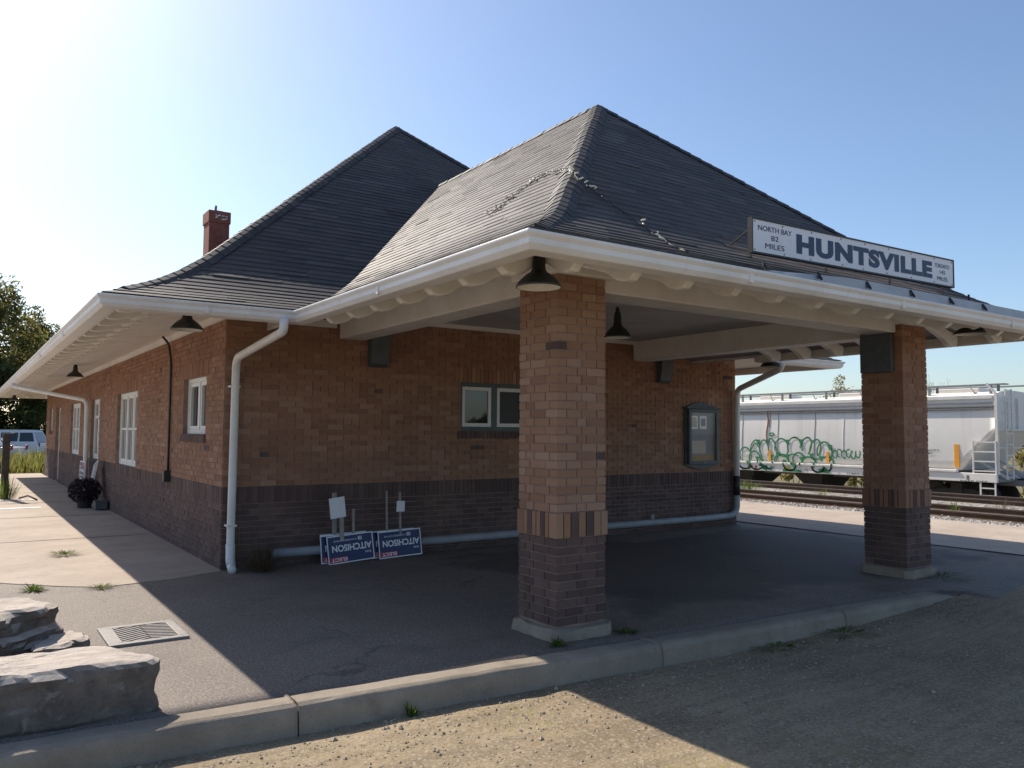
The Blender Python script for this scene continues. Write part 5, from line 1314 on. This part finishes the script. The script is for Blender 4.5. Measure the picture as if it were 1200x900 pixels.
# tall grass at the far end of the pavement
mb = MB(); rr = random.Random(9)
for i in range(5200):
    x = rr.uniform(-7, 4.5); y = 35 + abs(rr.gauss(0, 4.5)); h = rr.uniform(.35, .95) * (1.0 + .25 * noise.noise(Vector((x * .7, y * .7, 0))) * 2); b0 = Vector((x, y, -.2)); a = rr.uniform(0, 6.28)
    tip = b0 + Vector((math.cos(a) * h * .3, math.sin(a) * h * .3, h)); w = rr.uniform(.012, .035); s = Vector((-math.sin(a), math.cos(a), 0)) * w; md_ = b0.lerp(tip, .55) + Vector((0, 0, h * .08))
    mb.face([b0 - s * .6, b0 + s * .6, md_ + s, md_ - s]); mb.face([md_ - s, md_ + s, tip])
    if rr.random() < .3: leaf_quad(mb, tip, .04)
tag(mb.build("tall_grass", 'grass'), kind='stuff')
# concrete slab at the end of the pavement stays part of the pavement; old fence post beside it
fp = thing("fence_post", (.92, 21.9, 0), "dark wooden fence post with weeds at its foot at the left edge", "fence post")
mb = MB(); mb.box(.84, .99, 21.82, 21.97, 0, 1.50); mb.build("post", 'bark', fp, bevel=.015)
mb = MB(); mb.tube([(.91, 21.9, 1.38), (1.0, 21.85, 1.5), (1.1, 21.8, 1.52), (1.13, 21.8, 1.42)], .012, n=6); mb.tube([(.85, 21.9, 1.3), (.7, 21.9, 1.46), (.6, 21.9, 1.4)], .012, n=6); mb.build("wire", 'wire', fp)
weed(.95, 21.6, .022, .30, .5, 240, "tall weeds round the foot of the fence post", 'weed', "weed", "weeds growing in cracks")
mb = MB(); mb.tube([(1.2, 21.6, .03), (1.35, 21.3, .10), (1.5, 20.9, .03)], .02, n=6)
tag(mb.build("fallen_rail", 'bark', base=(1.3, 21.3, .03)), "short dark rail lying on the pavement beside the fence post", "rail")

# ------------------------------------------------------------ parked cars
def car(loc, rz, label, paint, hgt=1.72, L=4.7, kind='suv'):
    root = thing("parked_car", loc, label, "car", "cars parked beyond the station")
    if kind == 'suv': body = [(-.5, .35), (-.5, .70), (-.48, .98), (-.40, 1.02), (.22, 1.02), (.30, .99), (.46, .90), (.5, .70), (.5, .35)]; top = [(-.47, 1.0), (-.40, hgt - .04), (-.30, hgt), (.05, hgt), (.14, hgt - .06), (.28, 1.0)]
    else: body = [(-.5, .30), (-.5, .62), (-.47, .86), (-.3, .92), (.15, .90), (.44, .74), (.5, .60), (.5, .30)]; top = [(-.36, .90), (-.22, hgt - .03), (-.12, hgt), (.04, hgt - .02), (.2, .88)]
    W = .92
    mb = MB(); n = len(body)
    mb.prism([(a * L, b) for a, b in body], lambda a, b, d: (loc[0] + a, loc[1] + d, loc[2] + b), -W, W)
    b_ = mb.build("body", paint, root, bevel=.07)
    mb = MB(); tp = [(a * L, b) for a, b in top]; iv = lambda b: W - .06 - .20 * (b - .9)
    vs_ = [(loc[0] + a, loc[1] - iv(b), loc[2] + b) for a, b in tp] + [(loc[0] + a, loc[1] + iv(b), loc[2] + b) for a, b in tp]; m = len(tp)
    mb.mesh(vs_, [tuple(range(m)), tuple(reversed(range(m, 2 * m)))] + [(i, (i + 1) % m, (i + 1) % m + m, i + m) for i in range(m)]); mb.build("cabin", paint, root, bevel=.05)
    x0, x1 = tp[0][0], tp[-1][0]; zt = hgt - .12; zb = 1.06 if kind == 'suv' else .95
    spans = [(x0 + .16, x0 + .30, x0 + 1.0, x0 + 1.0), (x0 + 1.1, x0 + 1.1, x0 + 2.05, x0 + 2.05), (x0 + 2.14, x0 + 2.14, x1 - .22, x1 - .68)] if kind == 'suv' else [(x0 + .28, x0 + .75, x0 + 1.25, x0 + 1.25), (x0 + 1.33, x0 + 1.33, x1 - .2, x1 - .75)]
    for sgn in (-1, 1):
        for a, b, c, d in spans:
            mb = MB(); yb, yt = loc[1] + sgn * (iv(zb) + .012), loc[1] + sgn * (iv(zt) + .012)
            mb.face([(loc[0] + a, yb, loc[2] + zb), (loc[0] + c, yb, loc[2] + zb), (loc[0] + d, yt, loc[2] + zt), (loc[0] + b, yt, loc[2] + zt)]); mb.build("side_window", 'glass', root)
    for ax0, az0, ax1, az1 in ((tp[-1][0] + .02, tp[-1][1] + .03, tp[-2][0] + .03, tp[-2][1] - .03), (tp[0][0] - .02, tp[0][1] + .05, tp[1][0] - .02, tp[1][1] - .04)):
        mb = MB(); mb.face([(loc[0] + ax0, loc[1] - .7, loc[2] + az0), (loc[0] + ax0, loc[1] + .7, loc[2] + az0), (loc[0] + ax1, loc[1] + .62, loc[2] + az1), (loc[0] + ax1, loc[1] - .62, loc[2] + az1)]); mb.build("windscreen", 'glass', root)
    for a in (-.30, .31):
        for sgn in (-1, 1):
            mb = MB(); cx_, cy_ = loc[0] + a * L, loc[1] + sgn * (W - .1)
            nn = 20; prf = [(.001, .0), (.2, .0), (.22, .03), (.33, .03), (.345, 0), (.345, -.2), (.001, -.2)]; vv = []; ff = []
            for r_, o_ in prf:
                for j in range(nn): t = 2 * math.pi * j / nn; vv.append((cx_ + r_ * math.cos(t), cy_ + sgn * (.09 + o_), loc[2] + .345 + r_ * math.sin(t)))
            for i in range(len(prf) - 1):
                for j in range(nn): p = i * nn + j; q = i * nn + (j + 1) % nn; ff.append((p, q, q + nn, p + nn))
            mb.mesh(vv, ff, 0, True); mb.build("wheel", 'tyre', root)
    for sgn in (-1, 1):
        mb = MB(); mb.cbox((loc[0] + .485 * L, loc[1] + sgn * .68, loc[2] + .76), (.12, .3, .13)); mb.build("headlight", 'lens', root, bevel=.02)
        mb = MB(); mb.cbox((loc[0] - .492 * L, loc[1] + sgn * .74, loc[2] + .86), (.08, .16, .24)); mb.build("tail_light", 'tail_lens', root, bevel=.02)
    root.rotation_euler = (0, 0, rz); return root
car((2.3, 58.5, -.2), rad(180 - 25), "white parked estate car seen side on beyond the tall grass", 'car_white')
car((.8, 50.0, -.2), rad(150), "low silver car half hidden in the tall grass in front of the white one", 'car_silver', 1.32, 4.3, 'sedan')
car((6.6, 62, -.2), rad(160), "white van like car almost hidden behind the station's far corner", 'car_white', 1.95)

scene.render.resolution_x = 1024; scene.render.resolution_y = 768
